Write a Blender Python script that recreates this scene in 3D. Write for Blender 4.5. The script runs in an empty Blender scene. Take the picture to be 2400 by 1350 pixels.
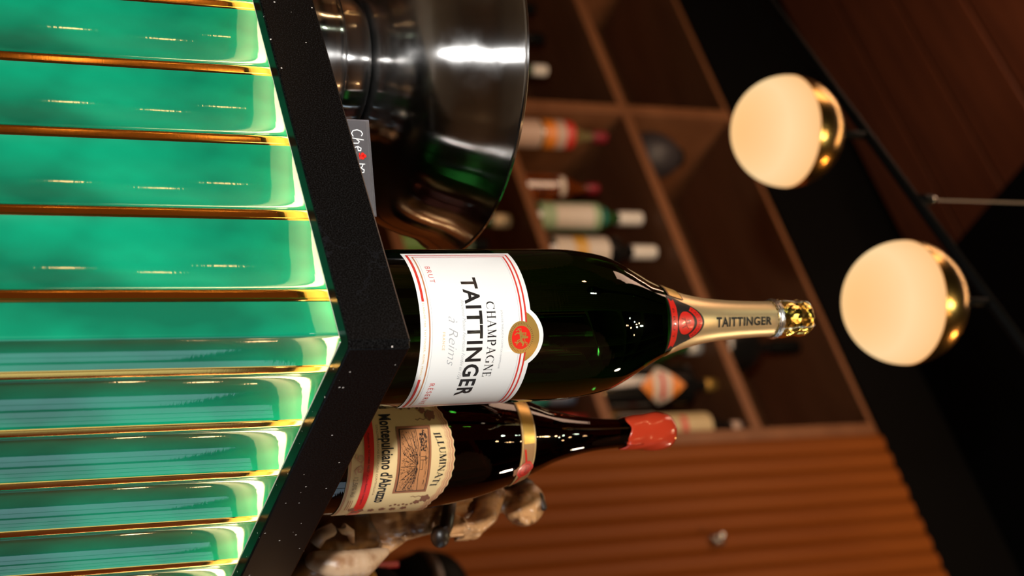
import bpy, bmesh, math, random
from mathutils import Vector, Matrix
random.seed(7)
PI = math.pi
scn = bpy.context.scene
COL = scn.collection

# ------------------------------------------------------------------ frame of reference
# World: X along the left bar face (bar lies at X<0), Y along the right bar face, Z up; bar corner at the origin.
KX, KY = 0.03424, 0.90849
CA, SA = 0.7928, 0.6095
HEAD = math.atan2(SA, CA)
def V(x, y):
    """survey coordinates (camera at 0,0 looking along +y) -> bar coordinates"""
    x -= KX; y -= KY
    return (CA * x - SA * y, SA * x + CA * y)
ZT = 1.10           # worktop height

# ------------------------------------------------------------------ camera
cam_d = bpy.data.cameras.new('camera')
cam = bpy.data.objects.new('camera', cam_d); COL.objects.link(cam)
cam_d.sensor_width = 36.0
cam_d.lens = 36.0 * 3800 / 2400
cam_d.clip_start = 0.02
cx, cy = V(0, 0)
th = math.radians(26.0)
fw = Vector((-SA * math.cos(th), CA * math.cos(th), math.sin(th)))
up = Vector((SA * math.sin(th), -CA * math.sin(th), math.cos(th)))
rt = Vector((CA, SA, 0))
M = Matrix((up, -rt, -fw)).transposed().to_4x4()     # camera held on its side
M.translation = Vector((cx, cy, 0.7241))
cam.matrix_world = M
cam_d.dof.use_dof = True
cam_d.dof.focus_distance = 1.10
cam_d.dof.aperture_fstop = 6.3
scn.camera = cam

# ------------------------------------------------------------------ world, lights, exposure
w = bpy.data.worlds.new('world'); scn.world = w; w.use_nodes = True
w.node_tree.nodes['Background'].inputs[0].default_value = (0.30, 0.17, 0.09, 1)
w.node_tree.nodes['Background'].inputs[1].default_value = 0.02
scn.view_settings.view_transform = 'Standard'
scn.view_settings.look = 'None'
scn.view_settings.exposure = 0.0
scn.view_settings.gamma = 1.0
scn.view_settings.use_curve_mapping = False

def area(name, loc, target, sx, sy, power, col):
    d = bpy.data.lights.new(name, 'AREA'); d.shape = 'RECTANGLE'; d.size = sx; d.size_y = sy
    d.energy = power; d.color = col
    o = bpy.data.objects.new(name, d); COL.objects.link(o); o.location = loc
    o.rotation_euler = (Vector(target) - Vector(loc)).to_track_quat('-Z', 'Y').to_euler()
    return o
def point(name, loc, r, power, col):
    d = bpy.data.lights.new(name, 'POINT'); d.shadow_soft_size = r; d.energy = power; d.color = col
    o = bpy.data.objects.new(name, d); COL.objects.link(o); o.location = loc
    return o
WARM = (1.0, 0.60, 0.28)
PEACH = (1.0, 0.62, 0.42)
# the photographer's flash, held to the left of the lens
fx, fy = V(-0.25, 0.06)
area('flash_light', (fx, fy, 0.70), (-0.12, 0.12, 1.2), 0.05, 0.05, 17.0, (1.0, 0.985, 0.96))
# warm downlights of the room
spots = [V(-0.25, -0.3), V(0.1, -0.55), V(0.22, -0.2), V(-0.05, 0.1), V(0.5, 0.15), V(1.3, -0.8), V(-1.6, -0.3), V(-1.9, 0.35), V(-2.3, -0.1)]
for i, (sx_, sy_) in enumerate(spots):
    point('ceiling_spot_light', (sx_, sy_, 3.3 if i < 5 else 2.7 - 0.2 * (i % 3)), 0.035, 5.0, WARM if i % 3 else (0.85, 1.0, 0.75))
# warm wall washer on the left side of the room
area('peach_ceiling_light', (-1.7, -0.5, 3.58), (-1.6, -0.4, 0.0), 0.8, 1.6, 18.0, PEACH)
area('room_fill_light', (0.6, -2.2, 3.58), (0.5, -2.1, 0.0), 0.8, 0.25, 150.0, (1.0, 0.82, 0.66))  # unseen fill, added to brighten floor and walls that the bowl reflects
area('left_wall_fill_light', (-2.9, -2.4, 2.6), (-4.2, -3.4, 1.6), 0.6, 0.6, 25.0, (1.0, 0.55, 0.25))  # added to lift the brown wall mirrored in the brass strips
# shelf down light, in front of the back bar
area('back_bar_light', (-1.3, 0.6, 3.45), (-1.5, 2.1, 2.6), 1.6, 0.3, 20.0, (1.0, 0.66, 0.42))
for i, (px_, py_, pz_, ww, cc) in enumerate([(*V(-2.3, 0.72), 1.66, .55, (1.0, .55, .2)), (*V(-2.3, 0.98), 1.52, .55, (1.0, .55, .2)), (*V(-2.1, 0.84), 1.30, .55, (1.0, .55, .2)), (0.28, 1.80, 1.34, .5, WARM), (0.45, 1.80, 1.48, .5, WARM), (0.62, 1.80, 1.60, .5, WARM),
        (*V(0.06, 0.25), 3.35, 5, WARM), (*V(0.16, 0.30), 3.35, 5, (0.85, 1.0, 0.75)), (*V(0.02, 0.42), 3.35, 5, WARM), (*V(0.12, 0.52), 3.35, 5, (0.85, 1.0, 0.75))]):
    point('small_room_light', (px_, py_, pz_), 0.022, ww, cc)
point('figurine_fill_light', (0.75, 0.75, 2.3), 0.04, 9.0, (1.0, 0.78, 0.55))  # extra warm lamp out of view, added to brighten the figurine
area('slat_wall_light', (0.1, 1.0, 3.42), (-0.6, 2.0, 1.9), 0.08, 0.08, 4.4, (1.0, 0.50, 0.16))

# ------------------------------------------------------------------ material helpers
MATS = {}
def mat(name, col=(0.5, 0.5, 0.5), rough=0.5, metal=0.0, coat=0.0, spec=0.5, trans=0.0, ior=1.5, noise=None, bump=None, emit=None, aniso=0.0, build=None):
    if name in MATS: return MATS[name]
    m = bpy.data.materials.new(name); m.use_nodes = True; MATS[name] = m
    nt = m.node_tree; b = nt.nodes['Principled BSDF']
    b.inputs['Base Color'].default_value = (*col, 1)
    b.inputs['Roughness'].default_value = rough
    b.inputs['Metallic'].default_value = metal
    b.inputs['Coat Weight'].default_value = coat
    b.inputs['Coat Roughness'].default_value = 0.05
    b.inputs['Specular IOR Level'].default_value = spec
    b.inputs['Transmission Weight'].default_value = trans
    b.inputs['IOR'].default_value = ior
    b.inputs['Anisotropic'].default_value = aniso
    if emit:
        b.inputs['Emission Color'].default_value = (*emit[0], 1); b.inputs['Emission Strength'].default_value = emit[1]
    def tex(scale, detail, kind='ShaderNodeTexNoise', stretch=(1, 1, 1), rot=(0, 0, 0)):
        tc = nt.nodes.new('ShaderNodeTexCoord'); mp = nt.nodes.new('ShaderNodeMapping')
        mp.inputs['Scale'].default_value = stretch; mp.inputs['Rotation'].default_value = rot
        nt.links.new(tc.outputs['Object'], mp.inputs['Vector'])
        n = nt.nodes.new(kind); n.inputs['Scale'].default_value = scale
        if kind == 'ShaderNodeTexNoise': n.inputs['Detail'].default_value = detail
        nt.links.new(mp.outputs[0], n.inputs['Vector'])
        return n
    if noise:   # (scale, detail, stretch, col2, lo, hi)
        sc_, de, st, c2, lo, hi = noise
        n = tex(sc_, de, stretch=st)
        r = nt.nodes.new('ShaderNodeValToRGB')
        r.color_ramp.elements[0].position = lo; r.color_ramp.elements[1].position = hi
        r.color_ramp.elements[0].color = (*col, 1); r.color_ramp.elements[1].color = (*c2, 1)
        nt.links.new(n.outputs['Fac'], r.inputs[0]); nt.links.new(r.outputs[0], b.inputs['Base Color'])
    if bump:    # (scale, detail, stretch, strength, distance)
        sc_, de, st, s_, di = bump
        n = tex(sc_, de, stretch=st)
        bn = nt.nodes.new('ShaderNodeBump'); bn.inputs['Strength'].default_value = s_; bn.inputs['Distance'].default_value = di
        nt.links.new(n.outputs['Fac'], bn.inputs['Height']); nt.links.new(bn.outputs[0], b.inputs['Normal'])
    if build: build(nt, b, tex)
    return m

def granite_build(nt, b, tex):
    base = b.inputs['Base Color']
    n1 = tex(1100, 3); n2 = tex(26, 6); v = tex(130, 0, 'ShaderNodeTexVoronoi'); nr = tex(9, 2)
    r = nt.nodes.new('ShaderNodeValToRGB'); r.color_ramp.elements[0].position = 0.42; r.color_ramp.elements[1].position = 0.75
    r.color_ramp.elements[0].color = (0.0014, 0.0013, 0.0013, 1); r.color_ramp.elements[1].color = (0.0115, 0.0112, 0.011, 1)
    nt.links.new(n1.outputs['Fac'], r.inputs[0])
    # rare bright crystals
    m1 = nt.nodes.new('ShaderNodeMath'); m1.operation = 'LESS_THAN'; m1.inputs[1].default_value = 0.085
    nt.links.new(v.outputs['Distance'], m1.inputs[0])
    m2 = nt.nodes.new('ShaderNodeMath'); m2.operation = 'GREATER_THAN'; m2.inputs[1].default_value = 0.52
    nt.links.new(nr.outputs['Fac'], m2.inputs[0])
    m3 = nt.nodes.new('ShaderNodeMath'); m3.operation = 'MULTIPLY'
    nt.links.new(m1.outputs[0], m3.inputs[0]); nt.links.new(m2.outputs[0], m3.inputs[1])
    mx = nt.nodes.new('ShaderNodeMix'); mx.data_type = 'RGBA'
    nt.links.new(m3.outputs[0], mx.inputs[0]); nt.links.new(r.outputs[0], mx.inputs[6]); mx.inputs[7].default_value = (0.55, 0.5, 0.46, 1)
    # faint bluish veins
    ve = nt.nodes.new('ShaderNodeMath'); ve.operation = 'SUBTRACT'; ve.inputs[1].default_value = 0.5; nt.links.new(n2.outputs['Fac'], ve.inputs[0])
    ab = nt.nodes.new('ShaderNodeMath'); ab.operation = 'ABSOLUTE'; nt.links.new(ve.outputs[0], ab.inputs[0])
    lt = nt.nodes.new('ShaderNodeMapRange'); lt.inputs[1].default_value = 0.0; lt.inputs[2].default_value = 0.012; lt.inputs[3].default_value = 0.14; lt.inputs[4].default_value = 0.0
    nt.links.new(ab.outputs[0], lt.inputs[0])
    g = nt.nodes.new('ShaderNodeMath'); g.operation = 'MULTIPLY'; nt.links.new(lt.outputs[0], g.inputs[0])
    nr2 = tex(5, 2); th_ = nt.nodes.new('ShaderNodeMapRange'); th_.inputs[1].default_value = 0.5; th_.inputs[2].default_value = 0.65
    nt.links.new(nr2.outputs['Fac'], th_.inputs[0]); nt.links.new(th_.outputs[0], g.inputs[1])
    mx2 = nt.nodes.new('ShaderNodeMix'); mx2.data_type = 'RGBA'
    nt.links.new(g.outputs[0], mx2.inputs[0]); nt.links.new(mx.outputs[2], mx2.inputs[6]); mx2.inputs[7].default_value = (0.06, 0.065, 0.08, 1)
    nt.links.new(mx2.outputs[2], base)
    bn = nt.nodes.new('ShaderNodeBump'); bn.inputs['Strength'].default_value = 0.02; bn.inputs['Distance'].default_value = 0.0001
    nt.links.new(n1.outputs['Fac'], bn.inputs['Height']); nt.links.new(bn.outputs[0], b.inputs['Normal'])

def steel_build(nt, b, tex):
    t = nt.nodes.new('ShaderNodeTangent'); t.direction_type = 'RADIAL'; t.axis = 'Z'
    nt.links.new(t.outputs[0], b.inputs['Tangent']); b.inputs['Anisotropic Rotation'].default_value = 0.25
    n = tex(1, 3, stretch=(40, 40, 900))
    bn = nt.nodes.new('ShaderNodeBump'); bn.inputs['Strength'].default_value = 0.04; bn.inputs['Distance'].default_value = 0.0004
    nt.links.new(n.outputs['Fac'], bn.inputs['Height']); nt.links.new(bn.outputs[0], b.inputs['Normal'])
    s = tex(26, 4)     # finger smudges
    mr = nt.nodes.new('ShaderNodeMapRange'); mr.inputs[1].default_value = 0.50; mr.inputs[2].default_value = 0.80; mr.inputs[3].default_value = 0.145; mr.inputs[4].default_value = 0.30
    nt.links.new(s.outputs['Fac'], mr.inputs[0]); nt.links.new(mr.outputs[0], b.inputs['Roughness'])

granite = mat('granite', rough=0.20, spec=0.12, build=granite_build)
def green_build(nt, b, tex):
    n = tex(1, 3, stretch=(15, 15, 9)); r = nt.nodes.new('ShaderNodeValToRGB')
    r.color_ramp.elements[0].position = 0.36; r.color_ramp.elements[1].position = 0.68
    r.color_ramp.elements[0].color = (0.0, 0.125, 0.064, 1); r.color_ramp.elements[1].color = (0.0, 0.31, 0.155, 1)
    nt.links.new(n.outputs['Fac'], r.inputs[0]); nt.links.new(r.outputs[0], b.inputs['Base Color'])
    n2 = tex(1, 2, stretch=(60, 60, 520))
    bn = nt.nodes.new('ShaderNodeBump'); bn.inputs['Strength'].default_value = 0.10; bn.inputs['Distance'].default_value = 0.00025
    nt.links.new(n2.outputs['Fac'], bn.inputs['Height']); nt.links.new(bn.outputs[0], b.inputs['Coat Normal'])
green = mat('green_glaze', rough=0.45, coat=1.0, spec=0.1, build=green_build)
green.node_tree.nodes['Principled BSDF'].inputs['Coat IOR'].default_value = 1.64
brass = mat('polished_brass', (0.80, 0.42, 0.09), 0.14, 1.0, bump=(1, 2, (90, 90, 700), 0.08, 0.0003))
steel = mat('brushed_steel', (0.62, 0.61, 0.60), 0.13, 1.0, aniso=0.97, build=steel_build)
steel_p = mat('polished_steel', (0.66, 0.64, 0.62), 0.07, 1.0)
glass_g = mat('dark_green_glass', (0.015, 0.10, 0.012), 0.02, trans=1.0, ior=1.5, bump=(1, 2, (25, 25, 420), 0.10, 0.00025))
glass_r = mat('dark_brown_glass', (0.045, 0.010, 0.006), 0.02, trans=1.0, ior=1.5, bump=(1, 2, (25, 25, 420), 0.10, 0.00025))
glass_v = mat('green_glass', (0.05, 0.16, 0.04), 0.05, trans=0.6)
glass_a = mat('amber_glass', (0.30, 0.07, 0.01), 0.05, trans=0.7)
black_gl = mat('black_glass', (0.006, 0.006, 0.006), 0.08)
clear_gl = mat('straw_glass', (0.30, 0.24, 0.10), 0.06, trans=0.5)
foil = mat('champagne_foil', (0.92, 0.68, 0.36), 0.38, 0.8, bump=(160, 4, (1, 1, 1), 0.15, 0.0006))
foil2 = mat('crinkled_gold_foil', (0.95, 0.66, 0.16), 0.18, 1.0, bump=(220, 4, (1, 1, 1), 0.6, 0.0012))
wire = mat('silver_wire', (0.80, 0.78, 0.74), 0.25, 1.0)
paper = mat('white_label_paper', (0.86, 0.85, 0.82), 0.42, coat=0.15)
cream = mat('cream_label_paper', (0.86, 0.62, 0.30), 0.45, coat=0.2)
red = mat('red_print', (0.62, 0.035, 0.02), 0.4)
redf = mat('red_foil_print', (0.75, 0.02, 0.012), 0.3, coat=0.3)
gold = mat('gold_print', (0.70, 0.42, 0.10), 0.32, 0.6, bump=(900, 2, (1, 1, 1), 0.2, 0.0003))
goldl = mat('pale_gold_print', (0.80, 0.58, 0.25), 0.4, 0.3)
ink = mat('black_ink', (0.012, 0.010, 0.010), 0.4)
greyink = mat('grey_ink', (0.42, 0.42, 0.43), 0.5)
brownink = mat('brown_ink', (0.17, 0.065, 0.03), 0.5)
terra = mat('terracotta_print', (0.50, 0.20, 0.08), 0.5)
salmon = mat('salmon_print', (0.66, 0.32, 0.18), 0.5)
tan = mat('tan_frame_print', (0.36, 0.13, 0.055), 0.5)
wax = mat('red_wax', (0.55, 0.045, 0.015), 0.22, coat=0.5, bump=(90, 3, (1, 1, 1), 0.25, 0.001))
opal = None
dwood = mat('shelf_walnut', (0.21, 0.085, 0.035), 0.5, spec=0.25, noise=(1, 5, (3, 14, 14), (0.15, 0.058, 0.023), 0.35, 0.7))
swood = mat('slat_walnut', (0.22, 0.060, 0.0085), 0.5, spec=0.1, noise=(1, 5, (18, 18, 2), (0.155, 0.040, 0.0055), 0.3, 0.7))
cwood = mat('ceiling_mahogany', (0.15, 0.040, 0.014), 0.5, noise=(1, 5, (2, 18, 18), (0.10, 0.026, 0.010), 0.35, 0.7))
blackp = mat('matt_black_paint', (0.0022, 0.0020, 0.0020), 0.8, spec=0.05)
blackm = mat('black_metal', (0.003, 0.003, 0.0027), 0.55, spec=0.05)
darkwall = mat('brown_plaster', (0.20, 0.12, 0.075), 0.8, noise=(4, 4, (1, 1, 1), (0.14, 0.08, 0.05), 0.3, 0.7))
floorm = mat('floor_tile', (0.20, 0.165, 0.14), 0.4, noise=(3, 4, (1, 1, 1), (0.14, 0.11, 0.09), 0.3, 0.7))
lampbrass = mat('aged_brass', (0.60, 0.36, 0.10), 0.22, 1.0, bump=(1, 2, (20, 20, 500), 0.1, 0.0005))
capw = mat('white_cap', (0.72, 0.68, 0.62), 0.4)
grey_plastic = mat('grey_plastic_card', (0.055, 0.048, 0.053), 0.4)
clearpl = mat('clear_acrylic', (0.75, 0.72, 0.74), 0.08, trans=0.9, ior=1.45)
whiteink = mat('white_ink', (0.85, 0.85, 0.85), 0.5)

# ------------------------------------------------------------------ mesh helpers
def link(name, bm, m, parent=None, smooth=True, bev=0.0, autos=None):
    me = bpy.data.meshes.new(name)
    bm.normal_update(); bm.to_mesh(me); bm.free()
    o = bpy.data.objects.new(name, me); COL.objects.link(o)
    if m: me.materials.append(m)
    if smooth:
        for p in me.polygons: p.use_smooth = True
        if autos is not None:
            me.set_sharp_from_angle(angle=math.radians(autos))
    if bev > 0:
        md = o.modifiers.new('bevel', 'BEVEL'); md.width = bev; md.segments = 2; md.limit_method = 'ANGLE'; md.angle_limit = math.radians(40)
    if parent: o.parent = parent
    return o
def tag(o, label, cat, group=None, kind=None):
    o['label'] = label; o['category'] = cat
    if group: o['group'] = group
    if kind: o['kind'] = kind
    return o
def thing(name, label, cat, loc=(0, 0, 0), rz=0.0, group=None, tilt=None):
    o = bpy.data.objects.new(name, None); COL.objects.link(o); o.empty_display_size = 0.02
    o.location = loc
    if tilt:   # lean by tilt (radians) about a horizontal axis, towards world direction angle
        ang, az = tilt
        ax = Vector((-math.sin(az), math.cos(az), 0))
        o.rotation_mode = 'QUATERNION'
        o.rotation_quaternion = Matrix.Rotation(ang, 3, ax).to_quaternion() @ Matrix.Rotation(rz, 3, 'Z').to_quaternion()
    else: o.rotation_euler = (0, 0, rz)
    return tag(o, label, cat, group)
def struct(o): o['kind'] = 'structure'; return o
def box(bm, x0, x1, y0, y1, z0, z1):
    vs = [bm.verts.new((x, y, z)) for x in (x0, x1) for y in (y0, y1) for z in (z0, z1)]
    for f in ((0, 1, 3, 2), (4, 6, 7, 5), (0, 4, 5, 1), (2, 3, 7, 6), (0, 2, 6, 4), (1, 5, 7, 3)):
        bm.faces.new([vs[i] for i in f])
    return vs
def boxo(name, x0, x1, y0, y1, z0, z1, m, parent=None, bev=0.0):
    bm = bmesh.new(); box(bm, x0, x1, y0, y1, z0, z1)
    return link(name, bm, m, parent, smooth=False, bev=bev)
def lathe(bm, prof, n=96, close=True):
    rings = []
    for r, z in prof:
        if r < 1e-6: rings.append([bm.verts.new((0, 0, z))])
        else: rings.append([bm.verts.new((r * math.sin(2 * PI * i / n), -r * math.cos(2 * PI * i / n), z)) for i in range(n)])
    for a, b in zip(rings, rings[1:]):
        for i in range(n):
            j = (i + 1) % n
            if len(a) == 1 and len(b) == 1: continue
            if len(a) == 1: bm.faces.new((a[0], b[j], b[i]))
            elif len(b) == 1: bm.faces.new((a[i], a[j], b[0]))
            else: bm.faces.new((a[i], a[j], b[j], b[i]))
    return bm
def latheo(name, prof, m, parent=None, n=96, autos=50):
    bm = lathe(bmesh.new(), prof, n); bmesh.ops.recalc_face_normals(bm, faces=bm.faces)
    return link(name, bm, m, parent, autos=autos)
def smoothprof(pts, k=5):
    """Catmull-Rom through (r, z) points"""
    out = []
    P_ = [pts[0]] + list(pts) + [pts[-1]]
    for i in range(1, len(P_) - 2):
        p0, p1, p2, p3 = P_[i - 1], P_[i], P_[i + 1], P_[i + 2]
        for j in range(k):
            t = j / k
            f = lambda a, b, c, d: 0.5 * ((2 * b) + (-a + c) * t + (2 * a - 5 * b + 4 * c - d) * t * t + (-a + 3 * b - 3 * c + d) * t ** 3)
            out.append((max(0, f(p0[0], p1[0], p2[0], p3[0])), f(p0[1], p1[1], p2[1], p3[1])))
    out.append(pts[-1]); return out
def tube(bm, pts, r, n=10, caps=True):
    rings = []
    pts = [Vector(p) for p in pts]
    for i, p in enumerate(pts):
        d = (pts[min(i + 1, len(pts) - 1)] - pts[max(i - 1, 0)]).normalized()
        q = d.to_track_quat('Z', 'Y')
        rr = r[i] if isinstance(r, (list, tuple)) else r
        rings.append([bm.verts.new(p + q @ Vector((rr * math.cos(2 * PI * k / n), rr * math.sin(2 * PI * k / n), 0))) for k in range(n)])
    for a, b in zip(rings, rings[1:]):
        for k in range(n): bm.faces.new((a[k], a[(k + 1) % n], b[(k + 1) % n], b[k]))
    if caps:
        bm.faces.new(rings[0][::-1]); bm.faces.new(rings[-1])
def ell(bm, c, r, rot=None, seg=20, rings=12):
    mtx = Matrix.Translation(Vector(c)) @ (rot.to_4x4() if rot else Matrix.Identity(4)) @ Matrix.Diagonal((*r, 1))
    bmesh.ops.create_uvsphere(bm, u_segments=seg, v_segments=rings, radius=1, matrix=mtx)

# ---- flat print in (s, z), wrapped onto a bottle of radius rf(z) at height z
def wrap(bm, rf, s0, off, rref, step=0.0025, zstep=None):
    xs = [v.co.x for v in bm.verts]
    if not xs: return bm
    x = math.floor(min(xs) / step) * step + step
    while x < max(xs):
        bmesh.ops.bisect_plane(bm, geom=bm.verts[:] + bm.edges[:] + bm.faces[:], plane_co=(x, 0, 0), plane_no=(1, 0, 0), dist=1e-7)
        x += step
    if zstep:
        ys = [v.co.y for v in bm.verts]; y = math.floor(min(ys) / zstep) * zstep + zstep
        while y < max(ys):
            bmesh.ops.bisect_plane(bm, geom=bm.verts[:] + bm.edges[:] + bm.faces[:], plane_co=(0, y, 0), plane_no=(0, 1, 0), dist=1e-7)
            y += zstep
    for v in bm.verts:
        s, z = v.co.x, v.co.y
        a = (s + s0) / rref
        r = rf(z) + off
        v.co = Vector((r * math.sin(a), -r * math.cos(a), z))
    return bm
def poly(bm, pts):
    f = bm.faces.new([bm.verts.new((x, y, 0)) for x, y in pts])
    if len(pts) > 4: bmesh.ops.triangulate(bm, faces=[f])
def rect(bm, x0, x1, y0, y1): poly(bm, [(x0, y0), (x1, y0), (x1, y1), (x0, y1)])
def circ(bm, cx_, cy_, r, n=48, ry=None): poly(bm, [(cx_ + r * math.cos(2 * PI * i / n), cy_ + (ry or r) * math.sin(2 * PI * i / n)) for i in range(n)])
def ring(bm, cx_, cy_, r0, r1, n=48, a0=0, a1=2 * PI):
    for i in range(n):
        t0 = a0 + (a1 - a0) * i / n; t1 = a0 + (a1 - a0) * (i + 1) / n
        poly(bm, [(cx_ + r0 * math.cos(t0), cy_ + r0 * math.sin(t0)), (cx_ + r1 * math.cos(t0), cy_ + r1 * math.sin(t0)), (cx_ + r1 * math.cos(t1), cy_ + r1 * math.sin(t1)), (cx_ + r0 * math.cos(t1), cy_ + r0 * math.sin(t1))])
def stroke(bm, pts, w_):
    for (x0, y0), (x1, y1) in zip(pts, pts[1:]):
        d = math.hypot(x1 - x0, y1 - y0)
        if d < 1e-9: continue
        nx, ny = -(y1 - y0) / d * w_ / 2, (x1 - x0) / d * w_ / 2
        ex, ey = (x1 - x0) / d * w_ * .25, (y1 - y0) / d * w_ * .25
        poly(bm, [(x0 + nx - ex, y0 + ny - ey), (x0 - nx - ex, y0 - ny - ey), (x1 - nx + ex, y1 - ny + ey), (x1 + nx + ex, y1 + ny + ey)])
def text_bm(txt, x0, x1, y0, cap, bold=0.0, shear=0.0, spacing=1.0):
    """default font, scaled so that it spans x0..x1 with capital height cap, baseline y0"""
    cu = bpy.data.curves.new('t', 'FONT'); cu.body = txt; cu.size = 1.0; cu.space_character = spacing
    cu.offset = bold; cu.shear = shear; cu.resolution_u = 3
    ob = bpy.data.objects.new('t', cu); COL.objects.link(ob)
    dg = bpy.context.evaluated_depsgraph_get()
    me = bpy.data.meshes.new_from_object(ob.evaluated_get(dg))
    bm = bmesh.new(); bm.from_mesh(me)
    bpy.data.objects.remove(ob); bpy.data.curves.remove(cu); bpy.data.meshes.remove(me)
    xs = [v.co.x for v in bm.verts]; a, b = min(xs), max(xs)
    for v in bm.verts:
        v.co.x = x0 + (v.co.x - a) / (b - a) * (x1 - x0); v.co.y = y0 + v.co.y * cap / 0.70; v.co.z = 0
    return bm
# high-contrast serif capitals, unit cap height: strokes (x0,y0,x1,y1,width) and arcs
TK, TN = 0.15, 0.05
def serif_glyph(ch):
    S = []; A_ = []
    def sf(x, y, w_=0.30): S.append((x - w_ / 2, y, x + w_ / 2, y, 0.045))
    if ch == 'I': S.append((.15, 0, .15, 1, TK)); sf(.15, .02); sf(.15, .98); W_ = .3
    elif ch == 'H':
        S += [(.15, 0, .15, 1, TK), (.75, 0, .75, 1, TK), (.15, .52, .75, .52, TN)]
        for x in (.15, .75): sf(x, .02); sf(x, .98)
        W_ = .9
    elif ch == 'A': S += [(.08, 0, .42, 1, TN), (.42, 1, .78, 0, TK), (.2, .34, .62, .34, TN)]; sf(.08, .02, .24); sf(.78, .02, .3); W_ = .88
    elif ch == 'M':
        S += [(.12, 0, .14, 1, TN), (.16, 1, .5, .03, TK), (.5, .03, .86, 1, TN), (.88, 0, .86, 1, TK)]
        sf(.12, .02, .24); sf(.88, .02); sf(.1, .98, .2); sf(.92, .98, .2); W_ = 1.02
    elif ch == 'N': S += [(.12, 0, .12, 1, TN), (.12, 1, .74, 0, TK), (.74, 0, .74, 1, TN)]; sf(.12, .02, .24); sf(.06, .98, .2); sf(.74, .98, .24); W_ = .86
    elif ch == 'E': S += [(.15, 0, .15, 1, TK), (.15, .03, .62, .03, TN), (.15, .97, .6, .97, TN), (.15, .52, .48, .52, TN), (.62, 0, .63, .22, TN), (.6, .8, .59, 1, TN), (.48, .42, .48, .62, TN)]; sf(.1, .02, .2); sf(.1, .98, .2); W_ = .68
    elif ch == 'L': S += [(.15, 0, .15, 1, TK), (.15, .03, .6, .03, TN), (.6, 0, .62, .24, TN)]; sf(.15, .98); sf(.1, .02, .2); W_ = .65
    elif ch == 'T': S += [(.35, 0, .35, 1, TK), (.02, .97, .68, .97, TN), (.02, .78, .02, .98, TN), (.68, .78, .68, .98, TN)]; sf(.35, .02); W_ = .72
    elif ch == 'P': S += [(.15, 0, .15, 1, TK), (.15, .97, .4, .97, TN), (.15, .47, .4, .47, TN)]; A_.append((.4, .72, .25, -90, 90, TK)); sf(.15, .02); sf(.1, .98, .2); W_ = .68
    elif ch == 'U': S += [(.15, .3, .15, 1, TK), (.7, .3, .7, 1, TN)]; A_.append((.425, .3, .275, 180, 360, TN * 1.6)); sf(.15, .98); sf(.7, .98, .24); W_ = .82
    elif ch in 'CG':
        A_.append((.5, .5, .46, 125, 235, TK)); A_.append((.5, .5, .48, 40, 125, TN)); A_.append((.5, .5, .48, 235, 320, TN))
        S.append((.87, .78, .87, 1.0, TN)); W_ = .92
        if ch == 'G': S.append((.82, .05, .82, .42, TK)); sf(.82, .42, .28); W_ = .95
    else: W_ = .4
    return S, A_, W_
def serif_bm(txt, x0, x1, y0, cap, gap=0.16, arch=None, wt=1.0):
    tot = sum(serif_glyph(c)[2] for c in txt) + gap * (len(txt) - 1)
    k = (x1 - x0) / tot; bm = bmesh.new(); x = 0
    for c in txt:
        S, A_, W_ = serif_glyph(c)
        for a in S:
            stroke(bm, [(x0 + (x + a[0]) * k, y0 + a[1] * cap), (x0 + (x + a[2]) * k, y0 + a[3] * cap)], wt * a[4] * (.35 * k + .65 * cap))
        for (ax, ay, r, t0, t1, w_) in A_:
            pts = [(x0 + (x + ax + r * math.cos(math.radians(t0 + (t1 - t0) * i / 10))) * k, y0 + (ay + r * math.sin(math.radians(t0 + (t1 - t0) * i / 10))) * cap) for i in range(11)]
            stroke(bm, pts, wt * w_ * (.35 * k + .65 * cap))
        x += W_ + gap
    if arch:
        for v in bm.verts: v.co.y += arch(v.co.x)
    return bm

# ================================================================== SETTING
struct(boxo('floor', -4.2, 2.2, -4.2, 2.6, -0.1, 0, floorm))
struct(boxo('wall_left', -4.3, -4.2, -4.2, 2.6, 0, 3.9, darkwall))
struct(boxo('wall_right', 2.2, 2.3, -4.2, 2.6, 0, 3.9, darkwall))
struct(boxo('wall_front', -4.2, 2.2, -4.3, -4.2, 0, 3.9, darkwall))
struct(boxo('wall_back', -4.2, 2.2, 2.45, 2.55, 0, 3.9, darkwall))
YS = 1.984          # plane of the shelf fronts and of the slat wall
XS = -1.774         # x' = XS - t
# ceiling: dark boards with shallow open joints, running along X
ceil = struct(boxo('ceiling', -4.2, 2.2, -4.2, 2.45, 3.66, 3.9, blackp))
bm = bmesh.new(); box(bm, 0, 5.2, 0.004, 0.186, 0, 0.03)
pl0 = link('plank', bm, cwood, ceil, smooth=False, bev=0.004); pl0.location = (-4.2, YS - 0.02 - 0.19, 3.625)
for i in range(1, 20):
    p = pl0.copy(); COL.objects.link(p); p.parent = ceil; p.location = (-4.2 + 0.0 * i, YS - 0.02 - 0.19 * (i + 1), 3.625 + 0.0015 * random.uniform(-1, 1))
# black beam that crosses the ceiling on the right
struct(boxo('trim_2', XS + 0.30, 2.199, -4.2, YS - 0.001, 3.48, 3.62, blackp))
# black fascia over the shelves and the slat wall
struct(boxo('trim_1', -4.199, 2.199, YS - 0.004, YS + 0.10, 3.265, 3.66, blackp))
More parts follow.
